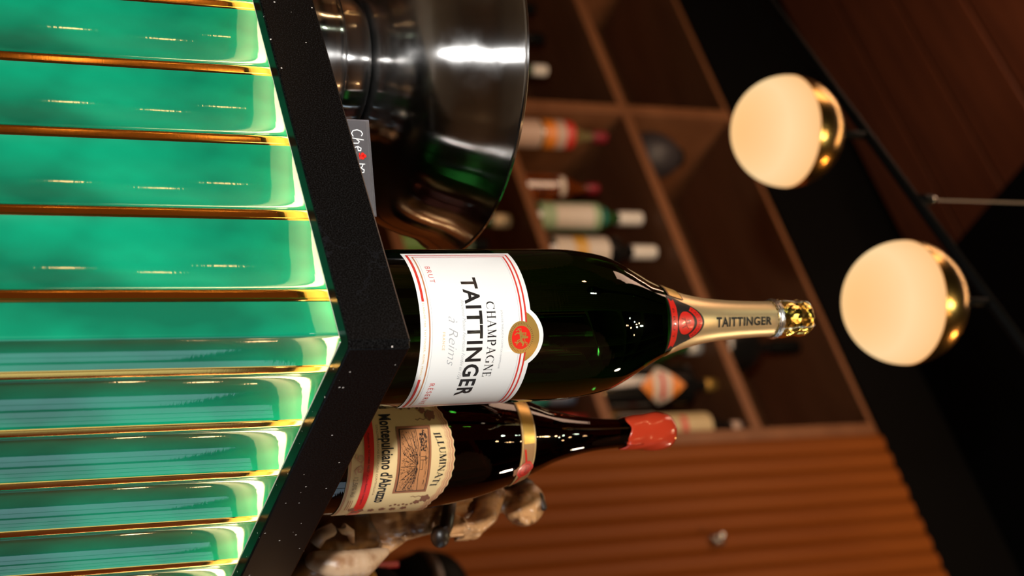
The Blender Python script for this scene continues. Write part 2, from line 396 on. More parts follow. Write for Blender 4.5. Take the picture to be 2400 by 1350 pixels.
# slat wall to the right of the shelf
XW = XS + 0.655
ws = struct(boxo('wall_slatted', XW, 2.199, YS + 0.022, YS + 0.05, 0, 3.2649, swood))
bm = bmesh.new()
prof = [(-0.0226, 0.022), (-0.0226, 0.000), (-0.0195, -0.0035), (-0.010, -0.0080), (0.0, -0.0092), (0.010, -0.0080), (0.0195, -0.0035), (0.0226, 0.000), (0.0226, 0.022)]
lo_ = [bm.verts.new((x, y, 0)) for x, y in prof]; hi_ = [bm.verts.new((x, y, 3.262)) for x, y in prof]
for i in range(8): bm.faces.new((lo_[i], lo_[i + 1], hi_[i + 1], hi_[i]))
bm.faces.new(lo_[::-1]); bm.faces.new(hi_)
sl0 = link('slat', bm, swood, ws, autos=50); sl0.location = (XW + 0.024, YS, 0)
for i in range(1, 72):
    if 1.18 < XW + 0.024 + 0.046 * i < 2.13: continue
    p = sl0.copy(); COL.objects.link(p); p.parent = ws; p.location = (XW + 0.024 + 0.046 * i, YS + random.uniform(-.001, .001), 0)
# window beyond the slats, out of the picture, daylight shows in the bottles and tiles
win = struct(boxo('window_1', 1.22, 2.10, YS - 0.020, YS + 0.0215, 0.84, 1.74, blackp))
skym = mat('daylit_pane', (0.1, 0.1, 0.1), 0.5, emit=((0.50, 0.74, 0.92), 1.5))
for i in range(2): boxo('pane', 1.26 + i * 0.42, 1.64 + i * 0.42, YS - 0.026, YS - 0.0205, 0.90, 1.68, skym, win)
win2 = struct(boxo('window_2', 2.16, 2.1999, 0.30, 1.90, 0.80, 1.98, blackp))
for i in range(3): boxo('pane', 2.152, 2.159, 0.35 + i * 0.52, 0.81 + i * 0.52, 0.86, 1.92, mat('pale_pane', (.1, .1, .1), .5, emit=((0.60, 0.80, 0.95), 1.5)), win2)

# ---------------- back-bar shelf
shelf = thing('shelf', 'tall walnut back bar shelf with bottles, blurred behind the counter', 'shelf', (-3.6, YS, 0))
def spart(name, x0, x1, y0, y1, z0, z1, m=dwood, bev=0.002):
    o = boxo(name, x0 + 3.6, x1 + 3.6, y0 - YS, y1 - YS, z0, z1, m, shelf, bev); return o
XL = -3.6; XR = XS + 0.63
spart('back_panel', XL, XR, YS + 0.36, YS + 0.38, 0, 3.262)
for z0, z1 in ((1.30, 1.33), (1.72, 1.75), (2.13, 2.16), (2.515, 2.545), (2.905, 2.935)):
    spart('shelf_board', XL, XR, YS, YS + 0.36, z0, z1)
spart('top_board', XL, XR, YS + 0.002, YS + 0.36, 3.25, 3.264)
for x in (XS - 1.12, XS - 0.402, XS + 0.64):
    spart('divider', x - 0.017, x + 0.017, YS - 0.003, YS + 0.36, 0, 3.26)
spart('divider', XL, XL + 0.03, YS - 0.003, YS + 0.36, 0, 3.26)
spart('base_cabinet', XL, XR, YS + 0.02, YS + 0.36, 0.001, 0.9)

# ================================================================== BAR
bar = thing('bar_front', 'bar front of glossy green convex tiles divided by brass strips', 'bar', (0, 0, 0))
boxo('carcass', -2.2, -0.037, 0.040, 0.50, 0.001, 1.0755, blackp, bar)
boxo('carcass', -0.50, -0.037, 0.5001, 1.7, 0.001, 1.0755, blackp, bar)
PO = 0.030                     # tile plane behind the worktop edge
ZP = 1.0745                    # top of the tiles, inside the shadow gap
def tile_prof(w_):      # shallow flute, scooped between the strips
    pts = []; n = 30
    for i in range(n + 1):
        t = -1 + 2 * i / n
        t = math.copysign(abs(t) ** 0.8, t)
        pts.append((t * w_ / 2, 0.0052 - 0.0040 * t * t - 0.0010 * abs(t) ** 8))
    return pts
def tile_bm(w_):
    bm = bmesh.new(); pr = tile_prof(w_)
    a = [bm.verts.new((x, y, 0)) for x, y in pr]; b = [bm.verts.new((x, y, ZP - 0.02)) for x, y in pr]
    for i in range(len(pr) - 1): bm.faces.new((a[i], a[i + 1], b[i + 1], b[i]))
    bk = [bm.verts.new((pr[0][0], 0.0095, 0)), bm.verts.new((pr[-1][0], 0.0095, 0)), bm.verts.new((pr[-1][0], 0.0095, ZP - 0.02)), bm.verts.new((pr[0][0], 0.0095, ZP - 0.02))]
    bm.faces.new((a[0], b[0], bk[3], bk[0])); bm.faces.new((a[-1], bk[1], bk[2], b[-1])); bm.faces.new((bk[0], bk[3], bk[2], bk[1]))
    bm.faces.new([bk[3]] + b[::1] + [bk[2]]); bm.faces.new([bk[1]] + a[::-1] + [bk[0]])
    return bm
BW = 0.0090
XJ = [-(0.0612 + 0.0652 * k) for k in range(14)]
YJ = [0.0676 + 0.0627 * k for k in range(14)]
tl = link('tile', tile_bm(0.0652 - BW - 0.0004), green, bar, autos=60)
tl.location = ((XJ[0] + XJ[1]) / 2, PO, 0.02)
tiles = [tl]
for a, b in list(zip(XJ, XJ[1:]))[1:]:
    o = tl.copy(); COL.objects.link(o); o.parent = bar; o.location = ((a + b) / 2, PO, 0.02)
tr = link('tile', tile_bm(0.0627 - BW - 0.0004), green, bar, autos=60)
tr.rotation_euler = (0, 0, PI / 2); tr.location = (-PO, (YJ[0] + YJ[1]) / 2, 0.02)
for a, b in list(zip(YJ, YJ[1:]))[1:]:
    o = tr.copy(); COL.objects.link(o); o.parent = bar; o.location = (-PO, (a + b) / 2, 0.02)
# folded corner tile
bm = bmesh.new()
pr = [(XJ[0] + BW / 2 + .0002, 0.0385), (XJ[0] + BW / 2 + .0002, PO + 0.001), (XJ[0] + BW / 2 + 0.0012, PO)]
cr = 0.0022
for i in range(7):
    t = -PI / 2 + PI / 2 * i / 6
    pr.append((-PO - cr + cr * math.cos(t), PO + cr + cr * math.sin(t)))
for i in range(1, 13):
    u = i / 12; y = PO + cr + u * (YJ[0] - BW / 2 - .0002 - PO - cr)
    pr.append((-PO - 0.0016 * (1 - (2 * u - 1) ** 2), y))
pr.append((-0.0385, YJ[0] - BW / 2 - .0002)); pr.append((-0.0385, 0.0385))
a = [bm.verts.new((x, y, 0.02)) for x, y in pr]; b = [bm.verts.new((x, y, ZP)) for x, y in pr]
for i in range(len(pr)):
    j = (i + 1) % len(pr); bm.faces.new((a[i], a[j], b[j], b[i]))
bm.faces.new(b); bm.faces.new(a[::-1])
bmesh.ops.recalc_face_normals(bm, faces=bm.faces)
link('corner_tile', bm, green, bar, autos=40)
# brass strips: flat face with rounded shoulders and a fine bead along one side
def strip_bm():
    bm = bmesh.new(); h = BW / 2
    pr = [(-h, 0.0095), (-h, 0.0012), (-h + .0004, .0004), (-h + .0009, .0001), (-h + .003, 0), (h - .0019, .0001), (h - .0017, .0005), (h - .0014, .0005), (h - .0004, .0011), (h, .0020), (h, 0.0095)]
    a = [bm.verts.new((x, y, 0)) for x, y in pr]; b = [bm.verts.new((x, y, ZP - 0.02)) for x, y in pr]
    for i in range(len(pr)):
        j = (i + 1) % len(pr); bm.faces.new((a[i], a[j], b[j], b[i]))
    bm.faces.new(b); bm.faces.new(a[::-1]); bmesh.ops.recalc_face_normals(bm, faces=bm.faces); return bm
s0_ = link('brass_strip', strip_bm(), brass, bar, autos=35); s0_.location = (XJ[0], PO, 0.02)
for x in XJ[1:]:
    o = s0_.copy(); COL.objects.link(o); o.parent = bar; o.location = (x, PO, 0.02)
for y in YJ:
    o = s0_.copy(); COL.objects.link(o); o.parent = bar; o.rotation_euler = (0, 0, PI / 2); o.location = (-PO, y, 0.02)
    o.scale = (-1, 1, 1)

# ---------------- worktop: black granite with a built-up edge
bm = bmesh.new()
out = [(-2.25, 0), (-0.0035, 0), (0, 0.0035), (0, 1.75), (-0.62, 1.75), (-0.62, 0.62), (-2.25, 0.62)]
inn = [(-2.25, 0.012), (-0.012, 0.012), (-0.012, 1.75), (-0.62, 1.75), (-0.62, 0.62), (-2.25, 0.62)]
def prism(bm, pts, z0, z1):
    a = [bm.verts.new((x, y, z0)) for x, y in pts]; b = [bm.verts.new((x, y, z1)) for x, y in pts]
    n = len(pts)
    for i in range(n): bm.faces.new((a[i], a[(i + 1) % n], b[(i + 1) % n], b[i]))
    bm.faces.new(b); bm.faces.new(a[::-1])
def ringv(pts, z): return [bm.verts.new((x, y, z)) for x, y in pts]
oA, oB = ringv(out, 1.06), ringv(out, ZT)
for i in range(7): bm.faces.new((oA[i], oA[(i + 1) % 7], oB[(i + 1) % 7], oB[i]))
bm.faces.new(oB)
iA, iB = ringv(inn, 1.06), ringv(inn, 1.0766)      # soffit behind the lip
iB2 = iB; bm.faces.new(iB[::-1])
for a_, b_ in ((0, 1), (1, 2)): bm.faces.new((iA[b_], iA[a_], iB[a_], iB[b_]))
bm.faces.new((oA[0], iA[0], iA[1], oA[2], oA[1])); bm.faces.new((oA[2], iA[1], iA[2], oA[3]))
bmesh.ops.recalc_face_normals(bm, faces=bm.faces)
wt = link('worktop', bm, granite, None, smooth=False, bev=0.0012)
tag(wt, 'black speckled granite worktop with a squared edge on the green bar', 'worktop')

# ---------------- warm LED tape in the gap under the worktop edge
ledm = mat('led_glow', (0.8, 0.7, 0.5), 0.5, emit=((1.0, 0.80, 0.42), 17.0))
tapem = mat('led_tape', (0.6, 0.55, 0.45), 0.5)
def led(name, x0, x1, y0, y1, lab):
    t = thing(name, lab, 'light strip', (0, 0, 0))
    if x1 - x0 > y1 - y0: boxo('aluminium_edge', x0, x1 + .015, 0.0121, 0.0129, 1.0604, 1.0764, linm, t)
    else: boxo('aluminium_edge', -0.0129, -0.0121, y0 - .02, y1, 1.0604, 1.0764, linm, t)
    boxo('tape_backing', x0, x1, y0, y1, 1.0752, 1.0764, tapem, t)
    if x1 - x0 > y1 - y0: boxo('diffuser', x0, x1, y0 + .001, y1 - .001, 1.0738, 1.07515, ledm, t)
    else: boxo('diffuser', x0 + .001, x1 - .001, y0, y1, 1.0738, 1.07515, ledm, t)
linm = mat('aluminium_profile', (0.75, 0.72, 0.62), 0.5)
led('led_strip', -1.2, -0.030, 0.0175, 0.0265, 'glowing warm LED tape under the left worktop edge')
led('led_strip', -0.0265, -0.0175, 0.034, 1.2, 'glowing warm LED tape under the right worktop edge')

# ================================================================== CHAMPAGNE BOTTLE
def interp(prof):
    def f(z):
        for (r0, z0), (r1, z1) in zip(prof, prof[1:]):
            if z0 <= z <= z1 and z1 > z0: return r0 + (r1 - r0) * (z - z0) / (z1 - z0)
        return prof[-1][0] if z > prof[-1][1] else prof[0][0]
    return f
LEAN = 0.013
leanaz = HEAD + PI       # towards the left of the picture
x, y = V(0.02892, 1.05212)
T = thing('champagne_bottle', 'big dark green champagne bottle, white label, gold foil neck, on the bar corner', 'bottle', (x, y, ZT), HEAD - 0.0275, tilt=(LEAN, leanaz))
key = [(.0540, .012), (.0552, .020), (.0553, .06), (.0553, .155), (.0548, .178), (.0532, .193), (.0505, .208), (.0458, .2205), (.0395, .2335), (.0325, .247), (.0262, .262), (.0215, .277), (.0182, .292), (.0160, .308), (.0144, .328), (.0135, .350), (.0134, .3605)]
tp = smoothprof(key, 5)
body = [(0, .010), (.020, .006), (.040, .0008), (.048, 0), (.0525, .004), (.0540, .012)] + tp[1:] + [(.0130, .366), (.0130, .384), (0, .385)]
latheo('glass_body', body, glass_g, T, 128, 60)
rfT = interp(tp)
# foil
fk = [(r + .0004, z) for r, z in tp if z >= .2600]
fo = [(fk[0][0] - .0004, .2590)] + fk + [(.0137, .3615)]
latheo('foil', fo, foil, T, 96, 60)
rfF = interp(fk)
# wired collar and crown
bm = bmesh.new()
for k in range(3):
    zz = .3618 + k * .0018; rr = .0146 + (.0004 if k == 1 else 0)
    pts = [(rr * math.sin(2 * PI * i / 48), -rr * math.cos(2 * PI * i / 48), zz + .0005 * math.sin(i * 2.6 + k)) for i in range(49)]
    tube(bm, pts, .0011, 8, False)
link('wire_collar', bm, wire, T)
cr_ = smoothprof([(.0138, .3600), (.0150, .3655), (.0152, .3700), (.0148, .3750), (.0138, .3805), (.0131, .3830), (.0138, .3855), (.0143, .3890), (.0134, .3940), (.0100, .3972), (.0050, .3986), (0, .3990)], 4)
bm = lathe(bmesh.new(), cr_, 72)
for v in bm.verts:
    a_ = math.atan2(v.co.y, v.co.x); k_ = 1 + 0.022 * math.sin(a_ * 9 + v.co.z * 500) * (1 if v.co.z > .37 else .4) + 0.012 * math.sin(a_ * 23)
    v.co.x *= k_; v.co.y *= k_
cr_o = link('cork_foil', bm, foil2, T)
bm = bmesh.new()
for k in range(4):
    a0 = k * PI / 2 + 0.5
    tube(bm, [(r * 1.04 * math.sin(a0), -r * 1.04 * math.cos(a0), z) for r, z in cr_[2:-4:3]], .0007, 6)
link('cage_wire', bm, wire, cr_o)
# ---- main label
S0 = 0.0080; RT = .0553
lab = bmesh.new()
pts = [(-.0725, .0425), (.0695, .0425), (.0695, .1245)]
R_, cz = .0237, .1106
for i in range(25):
    a_ = math.acos(.0188 / R_); t = a_ + (PI - 2 * a_) * i / 24
    pts.append((R_ * math.cos(t), cz + R_ * math.sin(t)))
pts.append((-.0725, .1245))
poly(lab, pts)
LT = link('label', wrap(lab, rfT, S0, .00035, RT), paper, T)
def onT(name, bm, m, off=.00055, s0=S0):
    return link(name, wrap(bm, rfT, s0, off, RT), m, LT)
bm = bmesh.new()
for (ins, w_) in ((.0030, .0008), (.0058, .0006)):
    rect(bm, -.0725 + ins, -.0725 + ins + w_, .0425 + ins, .1245 - ins); rect(bm, .0695 - ins - w_, .0695 - ins, .0425 + ins, .1245 - ins)
rect(bm, -.0695, .0665, .1203, .1216); rect(bm, -.0667, .0637, .1172, .1184)
rect(bm, -.0695, -.0260, .0448, .0466); rect(bm, .0290, .0665, .0448, .0466)
onT('red_border', bm, red)
bm = bmesh.new(); rect(bm, -.0667, .0637, .0486, .0496); onT('inner_border', bm, terra)
bm = bmesh.new(); rect(bm, -.065, .062, .1158, .1160); onT('fine_border', bm, greyink)
bm = bmesh.new(); rect(bm, -.065, .062, .0509, .0511); onT('fine_border', bm, greyink)
onT('lettering', text_bm('TAITTINGER', -.0440, .0472, .0768, .0112, bold=0.025, spacing=1.12), ink).__setitem__('label', 'large black brand lettering')
onT('lettering', serif_bm('CHAMPAGNE', -.0250, .0285, .0918, .0062, gap=.22), ink)
onT('small_lettering', text_bm('SCEAU DE THIBAUD IV COMTE DE CHAMPAGNE', -.0190, .0222, .1022, .0013), greyink)
onT('small_lettering', text_bm('Ancienne Maison Fourneaux Fondée en 1734', -.0270, .0300, .0732, .0026, shear=.4, bold=-.008), greyink)
onT('script_lettering', text_bm('à Reims', -.0155, .0185, .0630, .0068, shear=.45, bold=-.014), greyink)
onT('small_lettering', text_bm('FRANCE', -.0050, .0072, .0584, .0019, spacing=1.2), goldl)
onT('small_lettering', text_bm('BRUT', -.0545, -.0400, .0540, .0038, bold=-.008, spacing=1.3), red)
onT('small_lettering', text_bm('RÉSERVE', .0330, .0590, .0545, .0038, bold=-.008, spacing=1.3), red)
onT('small_lettering', text_bm('ÉLABORÉ PAR TAITTINGER, REIMS, FRANCE', -.0250, .0280, .0450, .0014, spacing=1.1), goldl)
# gold lunette behind the seal
bm = bmesh.new(); pts = []
a_ = math.asin((.1216 - cz) / .0205)
for i in range(21):
    t = a_ + (PI - 2 * a_) * i / 20; pts.append((.0205 * math.cos(t), cz + .0205 * math.sin(t)))
poly(bm, pts); onT('gold_lunette', bm, gold)
bm = bmesh.new(); circ(bm, 0, .1170, .0112, ry=.0100); onT('gold_seal', bm, gold, .0009)
bm = bmesh.new(); circ(bm, 0, .1170, .0080, ry=.0072); onT('red_seal_field', bm, redf, .0011)
bm = bmesh.new()   # letters round the rim of the seal, as fine ticks
for i in range(44):
    t = 2 * PI * i / 44; x0, y0 = math.cos(t), math.sin(t) * .9
    k_ = .0006 if i % 3 else .0009
    stroke(bm, [(x0 * (.0096 - k_), .1170 + y0 * (.0096 - k_)), (x0 * (.0096 + k_), .1170 + y0 * (.0096 + k_))], .00025)
onT('seal_lettering', bm, brownink, .0012)
bm = bmesh.new()   # mounted rider with shield and banner
g = lambda L, w_: stroke(bm, [(x_ * .0066, .1170 + y_ * .0060) for x_, y_ in L], w_)
g([(-.55, -.15), (-.1, -.05), (.35, .0), (.6, .3)], .0019); g([(.6, .3), (.85, .2)], .0011)
g([(-.5, -.1), (-.85, -.35), (-.7, -.7)], .0007); g([(-.4, -.2), (-.5, -.55), (-.3, -.85)], .0008)
g([(.3, -.1), (.55, -.45), (.45, -.8)], .0008); g([(.15, -.1), (.3, -.5), (.75, -.55)], .0007); g([(-.6, -.05), (-.95, -.1), (-.9, -.5)], .0005)
g([(-.05, 0), (-.02, .5)], .0017); g([(-.02, .6), (-.02, .78)], .0014)
g([(.05, .35), (.45, .5), (.8, .75)], .0005); g([(.45, .55), (.6, .85), (.75, .8)], .0004)
g([(-.35, .1), (-.35, .5)], .0024)
onT('rider_emblem', bm, gold, .0013)
bm = bmesh.new(); stroke(bm, [(-.0023, .1178), (-.0023, .1200)], .0004); stroke(bm, [(-.0033, .1189), (-.0013, .1189)], .0004)
onT('shield_cross', bm, redf, .0015)
# ---- neck badge and lettering
def onF(name, bm, m, off, s0, par, rref=.0240, zs=.004): return link(name, wrap(bm, rfF, s0, off, rref, .0015, zs), m, par)
bm = bmesh.new(); poly(bm, [(-.0168, .2520), (.0168, .2520), (.0172, .2590)] + [(.0150 * math.cos(t), .2650 + .0235 * math.sin(t)) for t in [PI * i / 20 for i in range(1, 20)]] + [(-.0172, .2590)])
rfN = interp([(r, z) for r, z in tp])
def onN(name, bm, m, off, par, rref=.0225, s0=.0012): return link(name, wrap(bm, rfN, s0, off, rref, .0015, .004), m, par)
BD = onN('neck_badge', bm, ink, .0010, T)
bm = bmesh.new(); poly(bm, [(-.0150, .2532), (.0150, .2532), (.0132, .2560), (.0150, .2590), (.0100, .2602), (.006, .2585), (-.006, .2585), (-.0100, .2602), (-.0150, .2590), (-.0132, .2560)])
onN('red_ribbon', bm, redf, .0013, BD)
bm = bmesh.new(); circ(bm, 0, .2695, .0078, ry=.0085); onN('red_medallion', bm, redf, .0014, BD)
bm = bmesh.new()
for i in range(20):
    t0, t1 = math.radians(28 + 124 * i / 20), math.radians(28 + 124 * (i + 1) / 20)
    f_ = lambda r1, r2, t: (r1 * math.cos(t), .2668 + r2 * math.sin(t))
    poly(bm, [f_(.0098, .0140, t0), f_(.0135, .0195, t0), f_(.0135, .0195, t1), f_(.0098, .0140, t1)])
onN('red_banner', bm, redf, .0013, BD)
onN('badge_lettering', text_bm('BRUT', -.0085, .0085, .2548, .0024, spacing=1.5, bold=-.01), ink, .0016, BD)
tb = text_bm('TAITTINGER', 0, 1, 0, 1, bold=-.012)
for v in tb.verts:      # bend along the banner
    a_ = math.radians(150 - 120 * v.co.x); rr = 1 + 0.14 * (v.co.y - 0.5)
    v.co.x, v.co.y = .0116 * rr * math.cos(a_), .2668 + .0167 * rr * math.sin(a_)
onN('badge_lettering', tb, ink, .0016, BD)
bm = bmesh.new(); g2 = lambda L: stroke(bm, [(x_ * .006, .2695 + y_ * .0065) for x_, y_ in L], .0004)
g2([(-.6, -.3), (-.1, -.1), (.4, .1), (.7, .4)]); g2([(-.4, -.3), (-.5, -.8)]); g2([(.3, -.1), (.5, -.7)]); g2([(0, 0), (0, .6)]); g2([(-.3, .1), (-.3, .5), (0, .5)])
onN('medallion_engraving', bm, ink, .0017, BD)
# gold band piece left of the badge
bm = bmesh.new(); rect(bm, -.0330, -.0175, .2560, .2720); onN('foil_band', bm, brownink, .0009, BD)
bm = bmesh.new(); rect(bm, -.0325, -.0180, .2575, .2705); onN('foil_band', bm, gold, .0012, BD)
tb = text_bm('TAITTINGER', .3010, .3540, 0, .0066, bold=0.03, spacing=1.1)
for v in tb.verts: v.co.x, v.co.y = -v.co.y + .0046, v.co.x
rfX = interp(fk)
link('neck_lettering', wrap(tb, rfX, 0, .0004, .0155, .001, .003), ink, T)

# ================================================================== RED WINE BOTTLE
x, y = V(0.1185, 1.1442)
Mb = thing('wine_bottle', 'large red wine bottle, cream label, red wax top, right of the champagne bottle', 'bottle', (x, y, ZT), HEAD - 0.1030, tilt=(0.002, leanaz))
key = [(.0490, .010), (.0500, .018), (.0504, .05), (.0504, .100), (.0486, .118), (.0448, .144), (.0396, .1645), (.0352, .180), (.0280, .1985), (.0205, .218), (.0148, .2437), (.0122, .268), (.0117, .290), (.0117, .318)]
mp_ = smoothprof(key, 5)
latheo('glass_body', [(0, .012), (.030, .004), (.044, 0), (.049, .003)] + mp_ + [(0, .319)], glass_r, Mb, 128, 60)
rfM = interp(mp_)
wx = smoothprof([(.0126, .2835), (.0135, .2850), (.0142, .292), (.0145, .299), (.0152, .305), (.0157, .311), (.0155, .317), (.0142, .323), (.0105, .3275), (.005, .3292), (0, .3296)], 4)
bm = lathe(bmesh.new(), wx, 72)
for v in bm.verts:
    a_ = math.atan2(v.co.x, -v.co.y)
    if v.co.z < .292: v.co.z -= (.292 - v.co.z) / .0085 * (.0030 * max(0, math.sin(a_ - .2)) + .0012 * math.sin(a_ * 5) + .001)
    k_ = 1 + .012 * math.sin(a_ * 7 + v.co.z * 300); v.co.x *= k_; v.co.y *= k_
link('wax_cap', bm, wax, Mb)
bm = bmesh.new(); tube(bm, [(.0142 * math.sin(.7), -.0142 * math.cos(.7), .2950), (.0137 * math.sin(.72), -.0137 * math.cos(.72), .2855), (.0128 * math.sin(.72), -.0128 * math.cos(.72), .2805)], [.0007, .0011, .0013], 8)
link('wax_drip', bm, wax, Mb)
SM = .0132; RM = .0504
def toplab(s):
    a_ = abs(s)
    z = .1108 - .000035 * 0 - .0105 * (a_ / .040) ** 2 if a_ < .040 else .1003 - (a_ - .040) * .05
    return z + .0005 * math.cos(s * 900)
pts = [(-.060, .0275), (.060, .0275)] + [(.060 - .120 * i / 80, toplab(.060 - .120 * i / 80)) for i in range(81)]
def strip_poly(bm, f0, f1, s0_, s1_, n=60):
    for i in range(n):
        a_, b_ = s0_ + (s1_ - s0_) * i / n, s0_ + (s1_ - s0_) * (i + 1) / n
        poly(bm, [(a_, f0(a_)), (b_, f0(b_)), (b_, f1(b_)), (a_, f1(a_))])
bm = bmesh.new(); strip_poly(bm, lambda s: .0275, toplab, -.060, .060, 96)
LM = link('label', wrap(bm, rfM, SM, .0006, RM, .0025, .003), cream, Mb)
def onM(name, bm, m, off=.0009, zs=.003): return link(name, wrap(bm, rfM, SM, off, RM, .0025, zs), m, LM)
bm = bmesh.new()
strip_poly(bm, lambda s: toplab(s) - .0024, lambda s: toplab(s) - .0019, -.058, .058, 96)
onM('border_line', bm, terra)
bm = bmesh.new(); strip_poly(bm, lambda s: .0293, lambda s: .0297, -.058, .058, 30); onM('border_line', bm, terra)
bm = bmesh.new()
strip_poly(bm, lambda s: toplab(s) - .0018, lambda s: toplab(s) - .0008, -.058, .058, 96); onM('border_band', bm, salmon)
bm = bmesh.new()
strip_poly(bm, lambda s: toplab(s) - .0040, lambda s: toplab(s) - .0032, -.058, .058, 96)
for i in range(110):
    s_ = -.055 + .11 * i / 109; zz = toplab(s_) - .0040; rect(bm, s_ - .00018, s_ + .00018, zz - .0020, zz)
onM('border_band', bm, salmon)
bm = bmesh.new(); strip_poly(bm, lambda s: .0283, lambda s: .0291, -.058, .058, 30); onM('border_band', bm, salmon)
bm = bmesh.new(); rect(bm, -.059, .059, .0393, .0468); onM('red_band', bm, redf)
bm = bmesh.new(); rect(bm, -.059, .059, .0386, .0390); rect(bm, -.059, .059, .0471, .0475); onM('band_line', bm, goldl)
onM('small_lettering', text_bm('Prodotto da "FATTORIA NICÒ", di Dino Illuminati, Controguerra', -.022, .036, .0420, .0016, shear=.2), ink, .0012)
onM('lettering', text_bm("Montepulciano d'Abruzzo", -.0355, .0350, .0530, .0088, bold=.024, spacing=1.0), ink)
onM('small_lettering', text_bm('DENOMINAZIONE DI ORIGINE CONTROLLATA', -.0275, .0262, .0490, .0017, bold=-.01), brownink)
onM('lettering', serif_bm('ILLUMINATI', -.0200, .0205, .0985, .0050, gap=.12, wt=1.45, arch=lambda s: -.0050 * (s / .020) ** 2), ink)
onM('small_lettering', text_bm('12,50% Vol', .0100, .0270, .0325, .0036, bold=-.012), brownink)
bm = bmesh.new(); rect(bm, .031, .044, .0325, .0331); rect(bm, .031, .044, .0340, .0346); rect(bm, .031, .044, .0355, .0361); onM('small_lettering', bm, terra)
# engraved vineyard picture in its frame
bm = bmesh.new(); rect(bm, -.0258, .0258, .0648, .0915); FR = onM('picture_frame', bm, tan)
bm = bmesh.new(); rect(bm, -.0238, .0238, .0666, .0898)
PF = link('picture_line', wrap(bm, rfM, SM, .0012, RM, .0025, .003), ink, LM)
bm = bmesh.new(); rect(bm, -.0232, .0232, .0672, .0892)
PF = link('picture_ground', wrap(bm, rfM, SM, .0014, RM, .0025, .003), mat('copper_print', (0.56, 0.235, 0.085), .5), LM)
bm = bmesh.new(); rnd = random.Random(3)
vx, vz = .0035, .0822
for i in range(15):      # furrows fanning out from the vanishing point
    t = math.radians(192 + 156 * i / 14); n_ = 7
    L_ = .030
    pp = []
    for j in range(n_):
        rr = .0015 + L_ * j / (n_ - 1); px_, pz_ = vx + rr * math.cos(t) * 1.25, vz + rr * math.sin(t) * .62 - .001
        if abs(px_) > .0228 or pz_ < .0676 or pz_ > .089: break
        pp.append((px_, pz_))
    if len(pp) > 1: stroke(bm, pp, .00026 + .00016 * (i % 2))
for k in range(150):     # vine leaves and scribble along the furrows
    t = math.radians(rnd.uniform(190, 350)); rr = rnd.uniform(.004, .03)
    px_, pz_ = vx + rr * math.cos(t) * 1.25, vz + rr * math.sin(t) * .62 - .001
    if abs(px_) < .0225 and .0680 < pz_ < .0885: stroke(bm, [(px_ - .0003, pz_), (px_, pz_ + .0005), (px_ + .0004, pz_ - .0001)], .0003)
for k in range(420):
    t = math.radians(rnd.uniform(186, 354)); rr = rnd.uniform(.006, .032)
    px_, pz_ = vx + rr * math.cos(t) * 1.25, vz + rr * math.sin(t) * .62 - .001
    if abs(px_) < .0222 and .0682 < pz_ < .0880: stroke(bm, [(px_, pz_), (px_ + .0012 * math.cos(t), pz_ + .0007 * math.sin(t))], .00022)
stroke(bm, [(-.0228, .0850), (-.014, .0835), (-.004, .0822), (.004, .0826), (.012, .0820), (.0228, .0832)], .0004)
stroke(bm, [(-.0228, .0795), (-.013, .0808), (-.004, .0818)], .0004)
for k in range(70):      # trees along the hill on the left
    px_ = rnd.uniform(-.0225, -.008); pz_ = .0845 + rnd.uniform(-.003, .003) * (1 - abs(px_ + .016) / .03)
    stroke(bm, [(px_, pz_), (px_ + .0005, pz_ + .0007), (px_ + .0009, pz_ + .0001)], .00045)
stroke(bm, [(-.0035, .083), (-.0035, .0862), (-.0022, .0868), (-.0010, .0862), (-.0010, .083)], .0004); stroke(bm, [(-.001, .0848), (.006, .0848), (.006, .083)], .0004)
stroke(bm, [(-.004, .0866), (-.0022, .0880), (-.0005, .0866)], .0004)
for k in range(70):      # sky hatching
    px_ = rnd.uniform(-.022, .018); pz_ = rnd.uniform(.0865, .0886); stroke(bm, [(px_, pz_), (px_ + rnd.uniform(.001, .003), pz_ + rnd.uniform(-.0002, .0002))], .00014)
link('vineyard_engraving', wrap(bm, rfM, SM, .0016, RM, .0025, .003), ink, LM)
# vine leaves and tendrils of the label corners
def leaf(bm, cx_, cz_, r, rot=0):
    pts = []
    for i in range(30):
        t = 2 * PI * i / 30; rr = r * (0.62 + 0.30 * abs(math.cos(2.5 * t)) + .08 * math.cos(7 * t))
        pts.append((cx_ + rr * math.cos(t + rot), cz_ + rr * math.sin(t + rot)))
    poly(bm, pts)
bm = bmesh.new()
for sgn in (-1, 1):
    leaf(bm, sgn * .0335, .0930, .0048, .3 * sgn); leaf(bm, sgn * .0375, .0875, .0030, 1)
    stroke(bm, [(sgn * .0315, .0905), (sgn * .0300, .0870), (sgn * .0312, .0845), (sgn * .0298, .0825), (sgn * .0306, .0808)], .0005)
    for k in range(6): circ(bm, sgn * (.0395 + .0012 * (k % 2)), .0840 - .0032 * k, .0011, 10)
    for k in range(5): leaf(bm, sgn * (.0462 + .001 * (k % 2)), .0800 - .0085 * k, .0030, k)
    leaf(bm, sgn * .0440, .0385, .0034, 2); leaf(bm, sgn * .0490, .0420, .0030, 1)
onM('vine_leaves', bm, mat('leaf_print', (0.27, 0.10, 0.05), .5))
bm = bmesh.new()
for sgn in (-1, 1):
    stroke(bm, [(.001 * sgn, .0372), (.0035 * sgn, .0390), (.0060 * sgn, .0378), (.0058 * sgn, .0355), (.0038 * sgn, .0350), (.0036 * sgn, .0366)], .0010)
    stroke(bm, [(.0008 * sgn, .0372), (.0028 * sgn, .0345), (.0050 * sgn, .0328), (.0075 * sgn, .0338)], .0007)
onM('scroll_ornament', bm, salmon)
